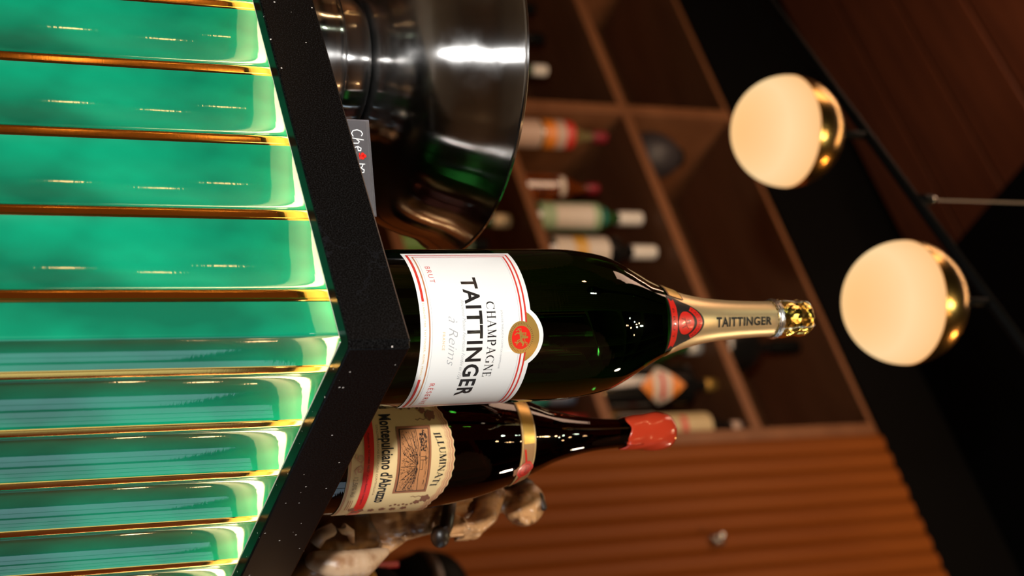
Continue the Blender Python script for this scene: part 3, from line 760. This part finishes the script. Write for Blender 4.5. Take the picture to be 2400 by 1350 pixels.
# shoulder band with a red seal
rfM2 = rfM
def onS(name, bm, m, off, par, s0=-.0015): return link(name, wrap(bm, rfM, s0, off, .035, .002, .003), m, par)
bm = bmesh.new(); rect(bm, -.080, .080, .1722, .1868); NB_ = onS('shoulder_band', bm, mat('bronze_paper', (0.42, 0.22, 0.09), .4), .0004, Mb)
bm = bmesh.new(); rect(bm, -.080, .080, .1729, .1736); rect(bm, -.080, .080, .1854, .1861); onS('band_edge', bm, goldl, .0007, NB_)
bm = bmesh.new(); rect(bm, -.030, .006, .1740, .1850); onS('gold_field', bm, gold, .0008, NB_)
bm = bmesh.new(); poly(bm, [(.010, .1765), (.024, .1800), (.024, .1780), (.010, .1748)]); poly(bm, [(.030, .1790), (.044, .1752), (.044, .1738), (.030, .1768)]); onS('red_ribbon', bm, redf, .0009, NB_)
bm = bmesh.new(); leaf(bm, .027, .1712, .0045, .5); onS('ribbon_tail', bm, tan, .0009, NB_)
bm = bmesh.new()
pts = [(.0270 + .0074 * (1 + .05 * math.sin(5 * t)) * math.cos(t), .1790 + .0074 * (1 + .06 * math.cos(4 * t)) * math.sin(t)) for t in [2 * PI * i / 40 for i in range(40)]]
poly(bm, pts); onS('red_seal', bm, redf, .0012, NB_)
bm = bmesh.new(); ring(bm, .0270, .1790, .0050, .0053, 30); onS('seal_ring', bm, ink, .0014, NB_)
onS('seal_lettering', text_bm('1979', .0238, .0302, .1780, .0020), ink, .0015, NB_)
onS('seal_lettering', text_bm('ILLUMINATI', .0232, .0308, .1812, .0009), ink, .0015, NB_)

# ================================================================== STEEL BOWL
x, y = V(-0.1735, 1.1908)
bowl = thing('champagne_bowl', 'wide brushed steel champagne bowl on a ringed foot, left of the champagne bottle', 'bowl', (x, y, ZT))
outer = smoothprof([(.034, .0650), (.055, .0655), (.080, .0685), (.100, .0745), (.1155, .0840), (.1250, .0970), (.1315, .1130), (.1360, .1280), (.1415, .1390), (.1455, .1448)], 6)
inner = [(r - .0012, z + .0012) for r, z in outer][::-1]
latheo('bowl_shell', outer + [(.1468, .1455), (.1470, .1470), (.1458, .1478), (.1446, .1470)] + inner[1:] + [(0, inner[-1][1])], steel, bowl, 160, 40)
latheo('foot', smoothprof([(.076, .0005), (.0785, .0030), (.0780, .0060), (.070, .0120), (.0665, .0200), (.0655, .0290), (.0652, .0350), (.0630, .0390), (.0560, .0408)], 5) + [(.0535, .0405), (.0535, .0005)], steel, bowl, 128, 40)
latheo('bead', smoothprof([(.0500, .0405), (.0530, .0418), (.0545, .0460), (.0550, .0520), (.0545, .0580), (.0520, .0625), (.0450, .0645), (.0340, .0652)], 5), steel, bowl, 128, 60)

# ================================================================== LITTLE NAME CARD
cx0, cy0 = V(-0.1149, 1.0520); cx1, cy1 = V(-0.0505, 1.0490)
ang = math.atan2(cy1 - cy0, cx1 - cx0); Lc = math.hypot(cx1 - cx0, cy1 - cy0)
card = thing('table_sign', 'small dark grey card with white handwriting in a clear holder before the bowl', 'sign', (cx0, cy0, ZT), ang)
bm = bmesh.new(); prism(bm, [(0, 0), (Lc, 0), (Lc, .0020), (0, .0020)], .0005, .024)
for v in bm.verts:
    if v.co.z > .02: v.co.z = .0245 + .0045 * v.co.x / Lc
link('card', bm, grey_plastic, card, smooth=False)
bm = bmesh.new(); box(bm, -.0012, Lc + .0012, -.0010, -.0004, .0005, .026); box(bm, -.0012, Lc + .0012, .0024, .0030, .0005, .026); box(bm, -.0012, -.0002, -.001, .003, .0005, .026)
for v in bm.verts:
    if v.co.z > .02: v.co.z = .0256 + .0045 * v.co.x / Lc + (.001 if v.co.x < .016 or v.co.x > Lc - .018 else 0)
link('clear_holder', bm, clearpl, card, smooth=False)
def onC(name, bm, m):
    for v in bm.verts: v.co = Vector((v.co.x, -.0013, v.co.y))
    return link(name, bm, m, card, smooth=False)
bm = bmesh.new(); k_ = .0058
def hand(L, x0, z0, w_=.0007, k=k_): stroke(bm, [(x0 + a_ * k, z0 + b_ * k) for a_, b_ in L], w_)
hand([(.7, 1.25), (.45, 1.4), (.15, 1.2), (0, .7), (.12, .2), (.45, 0), (.8, .2)], .0060, .0136)
hand([(0, 0), (.18, 1.4), (.12, .5), (.4, .85), (.6, .7), (.62, 0), (.8, .1)], .0118, .0143)
hand([(0, .45), (.5, .55), (.5, .85), (.2, .9), (0, .5), (.15, .05), (.5, 0), (.8, .25)], .0175, .0152)
hand([(.1, 0), (.1, 1.25), (.15, 1.0), (.45, .9), (.55, .6), (.55, .1)], .0290, .0158); hand([(.55, .7), (.8, 1.15), (1.1, 1.1), (1.15, .1)], .0290, .0158)
onC('handwriting', bm, whiteink)
bm = bmesh.new()
for dx, dz in ((-.0012, 0), (.0012, 0), (0, .0015)): circ(bm, .0240 + dx, .0215 + dz, .0013, 14)
stroke(bm, [(.0240, .0218), (.0240, .0188)], .0010); stroke(bm, [(.0220, .0192), (.0262, .0196)], .0008)
onC('red_club_mark', bm, redf)

# ================================================================== CARVED FIGURINE
x, y = V(0.1850, 1.2450)
figm = mat('carved_painted_wood', (0.66, 0.34, 0.14), 0.34, coat=0.4, noise=(42, 5, (1, 1, 0.6), (0.12, 0.036, 0.010), 0.50, 0.66), bump=(150, 5, (1, 1, 0.35), 0.7, 0.003))
figd = mat('dark_carved_wood', (0.05, 0.020, 0.008), 0.4, noise=(60, 4, (1, 1, 1), (0.012, 0.006, 0.003), 0.4, 0.6))
figl = mat('flash_lit_wood', (0.62, 0.40, 0.24), 0.4, noise=(70, 5, (1, 1, 1), (0.38, 0.19, 0.09), 0.45, 0.7))  # pale tone puts flash light on the mount into the colour
fig = thing('wooden_figurine', 'carved wooden figurine of a bald robed man, behind the red wine bottle', 'figurine', (x, y, ZT), HEAD)
def remesh(name, fill, m, vox, par=fig):
    bm = bmesh.new(); fill(bm)
    o = link(name, bm, m, par)
    r = o.modifiers.new('remesh', 'REMESH'); r.mode = 'VOXEL'; r.voxel_size = vox; r.use_smooth_shade = True
    s = o.modifiers.new('smooth', 'SMOOTH'); s.factor = .5; s.iterations = 2
    return o
def limb(bm, pts, rs, n=12):
    for (p, q), (ra, rb) in zip(zip(pts, pts[1:]), zip(rs, rs[1:])):
        d = (Vector(q) - Vector(p)).length; k = max(2, int(d / (min(ra, rb) * .5)))
        for i in range(k + 1):
            t = i / k; c = Vector(p).lerp(Vector(q), t); r = ra + (rb - ra) * t
            ell(bm, c, (r, r, r), seg=n, rings=8)
# survey: lateral x (right +), depth y (away +), height z above the worktop
HZ = lambda W_: (W_ - 1100) * 0.000384 + 0.1889     # height of a feature, at this distance
HX = lambda U_: (U_ - 1180) * 0.000358
def bodyf(bm):
    # torso, bent forward, and robe
    limb(bm, [(HX(1172), .004, HZ(1180)), (HX(1155), .006, HZ(1120)), (HX(1162), .004, HZ(1050)), (HX(1172), .0, HZ(980)), (HX(1185), .0, HZ(910))], [.011, .021, .021, .023, .026])
    limb(bm, [(HX(1150), -.008, HZ(1150)), (HX(1190), -.022, HZ(1120)), (HX(1222), -.024, HZ(1085))], [.012, .0105, .008])   # near arm, upper
    limb(bm, [(HX(1222), -.024, HZ(1085)), (HX(1215), -.030, HZ(1045))], [.009, .0072])
    limb(bm, [(HX(1170), .012, HZ(1140)), (HX(1215), .004, HZ(1110)), (HX(1222), -.010, HZ(1062))], [.011, .009, .007])
    limb(bm, [(HX(1195), -.006, HZ(960)), (HX(1230), -.006, HZ(925)), (HX(1262), -.004, HZ(905))], [.014, .010, .005])   # hem of the robe
    limb(bm, [(HX(1160), -.015, HZ(1000)), (HX(1195), -.018, HZ(965)), (HX(1205), -.018, HZ(915))], [.012, .013, .010])
    # neck and head
    limb(bm, [(HX(1162), .002, HZ(1165)), (HX(1172), -.002, HZ(1205))], [.010, .0095])
    q = Matrix.Rotation(math.radians(22), 3, 'Y')
    ell(bm, (HX(1180), -.002, HZ(1238)), (.0195, .0175, .0185), q)
    ell(bm, (HX(1192), -.010, HZ(1222)), (.0125, .0105, .0130), q)
    ell(bm, (HX(1196), -.010, HZ(1203)), (.0075, .0075, .0065))              # chin
    limb(bm, [(HX(1205), -.0175, HZ(1232)), (HX(1213), -.0235, HZ(1217))], [.0030, .0036])   # nose
    limb(bm, [(HX(1190), -.0195, HZ(1238)), (HX(1212), -.0180, HZ(1240))], [.0030, .0030])   # brow
    ell(bm, (HX(1206), -.0200, HZ(1207)), (.0052, .0036, .0019))            # mouth
    ell(bm, (HX(1158), -.0150, HZ(1222)), (.0030, .0045, .0065))            # ear
    # hands: palm and fingers curled round the staff
    for (hx, hy, hz) in ((HX(1200), -.031, HZ(1035)), (HX(1215), -.020, HZ(1060))):
        ell(bm, (hx, hy, hz), (.0068, .0055, .0075))
        for k in range(4):
            limb(bm, [(hx + .004, hy - .003, hz + .005 - k * .0034), (hx + .010, hy - .0055, hz + .004 - k * .0034), (hx + .0085, hy - .010, hz + .003 - k * .0032)], [.0019, .0018, .0015], 8)
        limb(bm, [(hx - .003, hy - .004, hz + .006), (hx + .003, hy - .0095, hz + .0085)], [.0021, .0017], 8)
    # folds of the robe
    for k in range(6):
        u = 1140 + k * 13
        limb(bm, [(HX(u), -.018 - .002 * (k % 2), HZ(1090 - k * 6)), (HX(u + 10), -.022, HZ(1000)), (HX(u + 22), -.024, HZ(930))], [.0028, .0036, .0040], 8)
remesh('body', bodyf, figm, .0014)
bm = bmesh.new(); ell(bm, (HX(1150), .006, HZ(1236)), (.0125, .0160, .0150)); limb(bm, [(HX(1160), -.012, HZ(1262)), (HX(1185), -.016, HZ(1268))], [.004, .003]); link('hair', bm, figd, fig)
bm = bmesh.new(); tube(bm, [(HX(1140), -.030, HZ(1028)), (HX(1205), -.034, HZ(1012)), (HX(1222), -.034, HZ(1003))], [.0055, .0058, .0060], 14); ell(bm, (HX(1228), -.034, HZ(998)), (.0095, .0075, .0080)); link('staff', bm, figd, fig)
def mountf(bm):
    limb(bm, [(HX(1192), .012, HZ(890)), (HX(1214), .006, HZ(850)), (HX(1244), .0, HZ(800)), (HX(1267), -.004, HZ(760)), (HX(1282), 0, HZ(715)), (HX(1304), 0, HZ(700))], [.020, .026, .018, .018, .016, .018])
    limb(bm, [(HX(1162), .014, HZ(860)), (HX(1197), .012, HZ(820))], [.020, .018])
    limb(bm, [(HX(1304), 0, HZ(700)), (HX(1282), .02, .040), (HX(1232), .03, .036)], [.018, .026, .030])
    limb(bm, [(HX(1162), .02, HZ(850)), (HX(1172), .03, HZ(740)), (HX(1197), .03, .036)], [.020, .022, .030])
    ell(bm, (HX(1212), .02, .0135), (.046, .036, .0095))
remesh('mount', mountf, mat('mottled_carved_wood', (0.25, 0.105, 0.020), 0.4, coat=.2, noise=(26, 5, (1, 1, 1), (0.035, 0.012, 0.005), 0.42, 0.62), bump=(120, 5, (1, 1, 1), 0.4, 0.0015)), .0018)
def lobef(bm):
    limb(bm, [(HX(1268), -.020, HZ(732)), (HX(1281), -.023, HZ(775)), (HX(1281), -.023, HZ(830)), (HX(1262), -.017, HZ(890))], [.0080, .0125, .0120, .0040])
remesh('flash_lit_lobe', lobef, figl, .0014)  # flash-lit flank of the mount, modelled as a paler piece
bm = bmesh.new()
tube(bm, [(HX(1231), -.020, HZ(731)), (HX(1210), -.022, HZ(745)), (HX(1200), -.023, HZ(768)), (HX(1200), -.023, HZ(792)), (HX(1210), -.022, HZ(808)), (HX(1234), -.018, HZ(816))], [.0058, .0056, .0052, .0046, .0036, .0020], 12)
link('curved_tusk', bm, mat('tusk_wood', (0.42, 0.27, 0.17), .4), fig)

# ================================================================== dark pieces at the right edge of the picture
x, y = V(0.330, 1.560)
t = thing('black_jar', 'black jar with a gold rim, cut by the picture edge behind the figurine', 'jar', (x, y, ZT), HEAD)
latheo('jar_body', [(0, .001), (.040, .001), (.044, .008), (.046, .09), (.046, .225), (.043, .238), (.039, .247), (.037, .247), (.037, .06), (0, .06)], blackp, t, 48)
latheo('gold_rim', [(.0462, .2100), (.0475, .2120), (.0475, .2180), (.0462, .2200)], gold, t, 48)
bm = bmesh.new()
for k in range(9):
    a_ = -1.5 + k * .09; ell(bm, (.0465 * math.sin(a_), -.0465 * math.cos(a_), .172 + .006 * math.sin(k * 2.1)), (.0035, .0030, .0055))
link('gold_relief', bm, gold, t)
bm = bmesh.new(); x, y = V(0.287, 1.560)
tube(bm, [(0, 0, 0), (.001, 0, .150)], .0034, 10)
o = link('stirrer', bm, mat('crimson_plastic', (0.32, 0.006, 0.02), .4), None); o.location = (x, y - .004, ZT + .102); tag(o, 'slim red stirrer standing in the black jar', 'stirrer')
x, y = V(0.488, 2.38)
t = thing('tall_vase', 'tall slim black vase with a round top, behind the black jar', 'vase', (x, y, ZT), HEAD)
latheo('vase_body', smoothprof([(.060, .001), (.060, .012), (.024, .05), (.018, .30), (.022, .50), (.034, .555), (.058, .590), (.069, .630), (.062, .668), (.040, .692), (.012, .700)], 4) + [(0, .701)], blackm, t, 48)
latheo('raised_band', [(.0685, .620), (.0715, .624), (.0715, .634), (.0685, .640)], figd, t, 48)
bm = bmesh.new(); ell(bm, (0, 0, .704), (.008, .008, .008)); link('finial', bm, blackm, t)

# ================================================================== GLOBE LAMPS ON A BLACK ROD
opal = mat('lit_opal_glass', (0.8, 0.7, 0.55), 0.6, spec=0.1)
nt = opal.node_tree; b = nt.nodes['Principled BSDF']
tc = nt.nodes.new('ShaderNodeTexCoord'); sp_ = nt.nodes.new('ShaderNodeSeparateXYZ'); nt.links.new(tc.outputs['Object'], sp_.inputs[0])
mr = nt.nodes.new('ShaderNodeMapRange'); mr.inputs[1].default_value = -.075; mr.inputs[2].default_value = 0.0
nt.links.new(sp_.outputs['Z'], mr.inputs[0])
rp = nt.nodes.new('ShaderNodeValToRGB'); nt.links.new(mr.outputs[0], rp.inputs[0])
e = rp.color_ramp.elements; e[0].position = 0.0; e[0].color = (1.0, .57, .23, 1); e[1].position = 1.0; e[1].color = (1.0, .54, .22, 1)
q = rp.color_ramp.elements.new(.45); q.color = (1.0, .69, .35, 1)
nz = nt.nodes.new('ShaderNodeTexNoise'); nz.inputs['Scale'].default_value = 9; nt.links.new(tc.outputs['Object'], nz.inputs['Vector'])
mr2 = nt.nodes.new('ShaderNodeMapRange'); mr2.inputs[3].default_value = .93; mr2.inputs[4].default_value = 1.06; nt.links.new(nz.outputs['Fac'], mr2.inputs[0])
nt.links.new(rp.outputs[0], b.inputs['Emission Color']); nt.links.new(mr2.outputs[0], b.inputs['Emission Strength'])
b.inputs['Base Color'].default_value = (.05, .04, .03, 1)
x1, y1 = V(-0.2096, 1.7889); x2, y2 = V(0.0175, 1.5490)
L1 = Vector((x1, y1, 2.006)); L2 = Vector((x2, y2, 2.006)); dL = (L2 - L1).normalized()
ZR = 2.006 + .075 + .060
fixt = thing('rod_lamp', 'black hanging rod that carries the two lit globe lamps', 'lamp fixture', (L1.x, L1.y, ZR))
bm = bmesh.new(); tube(bm, [-dL * .75, dL * .62], .0070, 12); rod = link('rod', bm, blackm, fixt)
bm = bmesh.new(); ell(bm, dL * .625, (.008, .008, .008)); link('rod_end', bm, steel_p, rod)
pc = dL * .135
bm = bmesh.new(); tube(bm, [pc + Vector((0, 0, .004)), pc + Vector((0, 0, .026))], .0075, 12); link('cable_clamp', bm, blackm, fixt)
bm = bmesh.new(); tube(bm, [pc + Vector((0, 0, .024)), pc + Vector((0, 0, .034))], .0040, 10); link('cable_ferrule', bm, steel_p, fixt)
bm = bmesh.new(); tube(bm, [pc + Vector((0, 0, .03)), pc + Vector((0, 0, 3.62 - ZR))], .0014, 8); link('hanging_cable', bm, mat('tan_cable', (.35, .22, .12), .5), fixt)
pc = -dL * .7
bm = bmesh.new(); tube(bm, [pc + Vector((0, 0, .004)), pc + Vector((0, 0, 3.62 - ZR))], .0014, 8); link('hanging_cable', bm, MATS['tan_cable'], fixt)
def globe(loc, label):
    g_ = thing('globe_lamp', label, 'lamp', loc, HEAD, group='lit globe lamps under the rod')
    R0 = .075
    latheo('opal_globe', [(0, -R0)] + [(R0 * math.sin(PI * i / 40), -R0 * math.cos(PI * i / 40)) for i in range(1, 21)] + [(0, 0.0005)], opal, g_, 96, 60)
    latheo('brass_cup', [(R0 * .93, .0008), (R0 * 1.004, 0.0008)] + [(R0 * 1.004 * math.cos(PI / 2 * i / 18), .0008 + R0 * math.sin(PI / 2 * i / 18)) for i in range(1, 18)] + [(0, R0)], lampbrass, g_, 96, 50)
    bm = bmesh.new(); tube(bm, [(0, 0, R0 - .002), (0, 0, ZR - loc[2] - .003)], .0058, 12); link('stem', bm, blackm, g_)
    return g_
globe(tuple(L1), 'lit opal globe lamp with a brass cup, the farther and smaller one')
globe(tuple(L2), 'lit opal globe lamp with a brass cup, the nearer and larger one')

# ================================================================== BOTTLES ON THE BACK BAR
def sh(t, z, dy=.07): return (XS - t, YS + dy, z)
def bottle(name, label, t, z0, z1, dia, glass, neck=.013, sh0=.62, sh1=.78, labelspec=None, capspec=None, dy=.07, group='bottles on the back bar'):
    H = z1 - z0; R = dia / 2
    o = thing(name, label, 'bottle', sh(t, z0, dy), HEAD - .1, group=group)
    pr = smoothprof([(R * .93, .001), (R, .010), (R, H * .3), (R, H * sh0), (R * .86, H * (sh0 + (sh1 - sh0) * .35)), (neck * 1.25, H * sh1), (neck, H * (sh1 + .05)), (neck, H * .985)], 4)
    latheo('glass_body', [(0, 0)] + pr + [(0, H * .986)], glass, o, 40, 60)
    rf = interp(pr)
    if labelspec:
        for (nm, a0, a1, m, hw) in labelspec:
            bm = bmesh.new(); rect(bm, -hw * R, hw * R, H * a0, H * a1)
            link(nm, wrap(bm, rf, 0, .0006 if nm == 'label' else .0011, R, .004, .006), m, o)
    if capspec:
        a0, m, cr = capspec
        latheo('cap', [(cr, H * a0), (cr, H * .992), (cr * .93, H), (0, H)], m, o, 28, 50)
    return o
z = 2.546
red_l = mat('bright_red_label', (0.55, 0.03, 0.02), .4); or_l = mat('orange_label', (0.75, 0.22, 0.02), .4); wh_l = mat('off_white_label', (0.62, 0.54, 0.46), .5)
pink_l = mat('pinkish_label', (0.52, 0.36, 0.28), .5); yl_l = mat('yellow_band', (0.60, 0.32, 0.03), .4); gr_l = mat('pale_green_label', (0.30, 0.42, 0.25), .5); teal = mat('teal_seal', (0.02, 0.20, 0.18), .4)
mar = mat('maroon_cap', (0.20, 0.01, 0.02), .4)
bottle('spirit_bottle', 'blurred bottle with orange, white and red label and a maroon cap', .343, z, 2.862, .078, clear_gl, .0135, .62, .76, [('label', .10, .34, pink_l, 1.3), ('colour_band', .37, .48, or_l, 1.3), ('colour_band', .48, .57, pink_l, 1.3), ('colour_band', .57, .66, red_l, 1.3)], (.86, mar, .0165), .05)
bottle('spirit_bottle', 'blurred squat amber bottle with a dark neck and red cap, beside the green labelled bottle', .185, z, 2.797, .070, glass_a, .012, .55, .74, [('label', .50, .56, wh_l, .8)], (.86, mar, .0145), .08)
bottle('spirit_bottle', 'blurred green bottle with pale green and white label and white cap', .076, z, 2.885, .074, glass_v, .0135, .60, .74, [('label', .10, .60, gr_l, 1.3), ('colour_band', .22, .54, wh_l, .9), ('colour_band', .62, .66, teal, .6)], (.79, capw, .0185), .07)
bottle('wine_bottle', 'blurred dark bottle with white label crossed by a yellow band, white cap', -.036, z, 2.887, .074, black_gl, .0135, .62, .76, [('label', .12, .56, wh_l, 1.35), ('colour_band', .27, .38, yl_l, 1.36)], (.79, capw, .0185), .07)
bottle('spirit_bottle', 'blurred bottle of which a white cap shows under the champagne neck', -.337, z, 2.921, .075, glass_v, .013, .62, .76, [('label', .15, .55, wh_l, 1.2)], (.86, capw, .0185), .07)
big = bottle('spirit_bottle', 'blurred big black bottle with an orange and white diamond label and gold cap', -.450, z, 2.910, .102, black_gl, .0135, .72, .82, None, (.90, gold, .0165), .07)
R = .051
def dia_on(name, hw, hh, cz_, m, off):
    bm = bmesh.new(); poly(bm, [(-hw, cz_), (0, cz_ - hh), (hw, cz_), (0, cz_ + hh)])
    link(name, wrap(bm, lambda z_: R, 0, off, R, .005, .01), m, big)
dia_on('label', .054, .062, .182, or_l, .0008)
bm = bmesh.new(); poly(bm, [(-.054, .182), (-.030, .157), (.030, .157), (.054, .182), (.030, .207), (-.030, .207)]); link('label', wrap(bm, lambda z_: R, 0, .0013, R, .005, .01), wh_l, big)
bm = bmesh.new(); rect(bm, -.032, .032, .176, .189); link('red_stripe', wrap(bm, lambda z_: R, 0, .0018, R, .005), red_l, big)
bottle('spirit_bottle', 'blurred dark bottle with white label and gold cap behind the red wax top', -.528, z, 2.840, .062, black_gl, .0125, .62, .78, [('label', .25, .60, wh_l, 1.2), ('colour_band', .40, .47, red_l, 1.0)], (.86, gold, .0150), .12)
bottle('spirit_bottle', 'blurred dark bottle with beige paper label and reddish cap, next to the slats', -.592, z, 2.930, .076, black_gl, .0125, .66, .80, [('label', .30, .68, mat('beige_label', (.50, .38, .20), .5), 1.4), ('colour_band', .46, .50, red_l, .9)], (.86, pink_l, .0150), .04)
G2 = 'small bottles at the left of the shelf'
bottle('small_bottle', 'blurred green bottle with a white cap just above the bowl rim', .605, z, 2.772, .060, glass_v, .012, .55, .72, None, (.80, capw, .0165), .07, G2)
bottle('small_bottle', 'blurred dark bottle top above the bowl rim, second from the picture edge', .730, z, 2.801, .060, black_gl, .013, .60, .74, None, (.84, blackm, .0175), .07, G2)
bottle('small_bottle', 'blurred dark bottle top above the bowl rim, at the picture edge', .852, z, 2.811, .060, black_gl, .013, .60, .74, None, (.84, blackm, .0175), .07, G2)
z = 2.161
G3 = 'bottles on the lower board seen past the bowl'
bottle('spirit_bottle', 'blurred bottle with a beige cap between the bowl rim and champagne bottle', .060, z, 2.497, .074, glass_v, .013, .60, .76, [('label', .1, .5, gr_l, 1.2)], (.86, mat('beige_cap', (.50, .36, .20), .5), .0175), .07, G3)
bottle('spirit_bottle', 'blurred green and yellow labelled bottle under the bowl, beside the champagne bottle', .005, z - .415 + .415, 2.430, .072, glass_v, .013, .60, .76, [('label', .02, .52, mat('green_label', (.10, .22, .03), .5), 1.3)], (.86, blackm, .0165), .10, G3)
bottle('spirit_bottle', 'slim blurred red bottle between the champagne neck and the red wax top', -.540, z, 2.600, .034, red_l, .0150, .80, .90, None, (.93, gold, .0152), .07, G3)
bottle('spirit_bottle', 'blurred dark bottle with blue and green label beside the slim red bottle', -.480, z, 2.500, .070, black_gl, .013, .60, .76, [('label', .60, .80, teal, 1.2)], (.80, mat('slate_cap', (.10, .13, .20), .5), .0165), .06, G3)
# objects on the upper board
x_, y_, z_ = sh(.305, 2.936, .075)
t = thing('round_vase', 'blurred dark round vase standing on the upper shelf board', 'vase', (x_, y_, z_), 0)
latheo('vase_body', smoothprof([(.030, 0), (.056, .020), (.066, .060), (.060, .100), (.040, .135), (.024, .150)], 4) + [(.018, .150), (0, .145)], mat('charcoal_ceramic', (.030, .026, .030), .5, bump=(60, 3, (1, 1, 1), .6, .004)), t, 40)
latheo('vase_neck', [(.0235, .149), (.0260, .154), (.0260, .158), (.0220, .159)], blackm, t, 32)
x_, y_, z_ = sh(-.335, 2.936, .08)
t = thing('round_bottle', 'blurred round black bottle on the upper board behind the champagne neck', 'bottle', (x_, y_, z_), 0)
latheo('glass_body', smoothprof([(.050, .001), (.062, .018), (.066, .060), (.060, .105), (.040, .135), (.018, .150), (.014, .165), (.014, .195)], 4) + [(0, .196)], black_gl, t, 48)
latheo('stopper', [(.0165, .190), (.0180, .195), (.0180, .268), (.0150, .274), (0, .275)], blackm, t, 32)
# little grey hook on the slat wall
t = thing('wall_hook', 'small grey metal knob hook on the slatted wall', 'hook', (XS + .913, YS - .013, 2.686), 0)
bm = bmesh.new(); box(bm, -.012, .012, -.0030, .0008, -.016, .016); link('back_plate', bm, steel_p, t, smooth=False, bev=.001)
bm = bmesh.new(); tube(bm, [(0, -.002, 0), (0, -.018, 0)], .004, 12); ell(bm, (0, -.022, 0), (.0100, .0080, .0100)); link('knob', bm, steel_p, t)
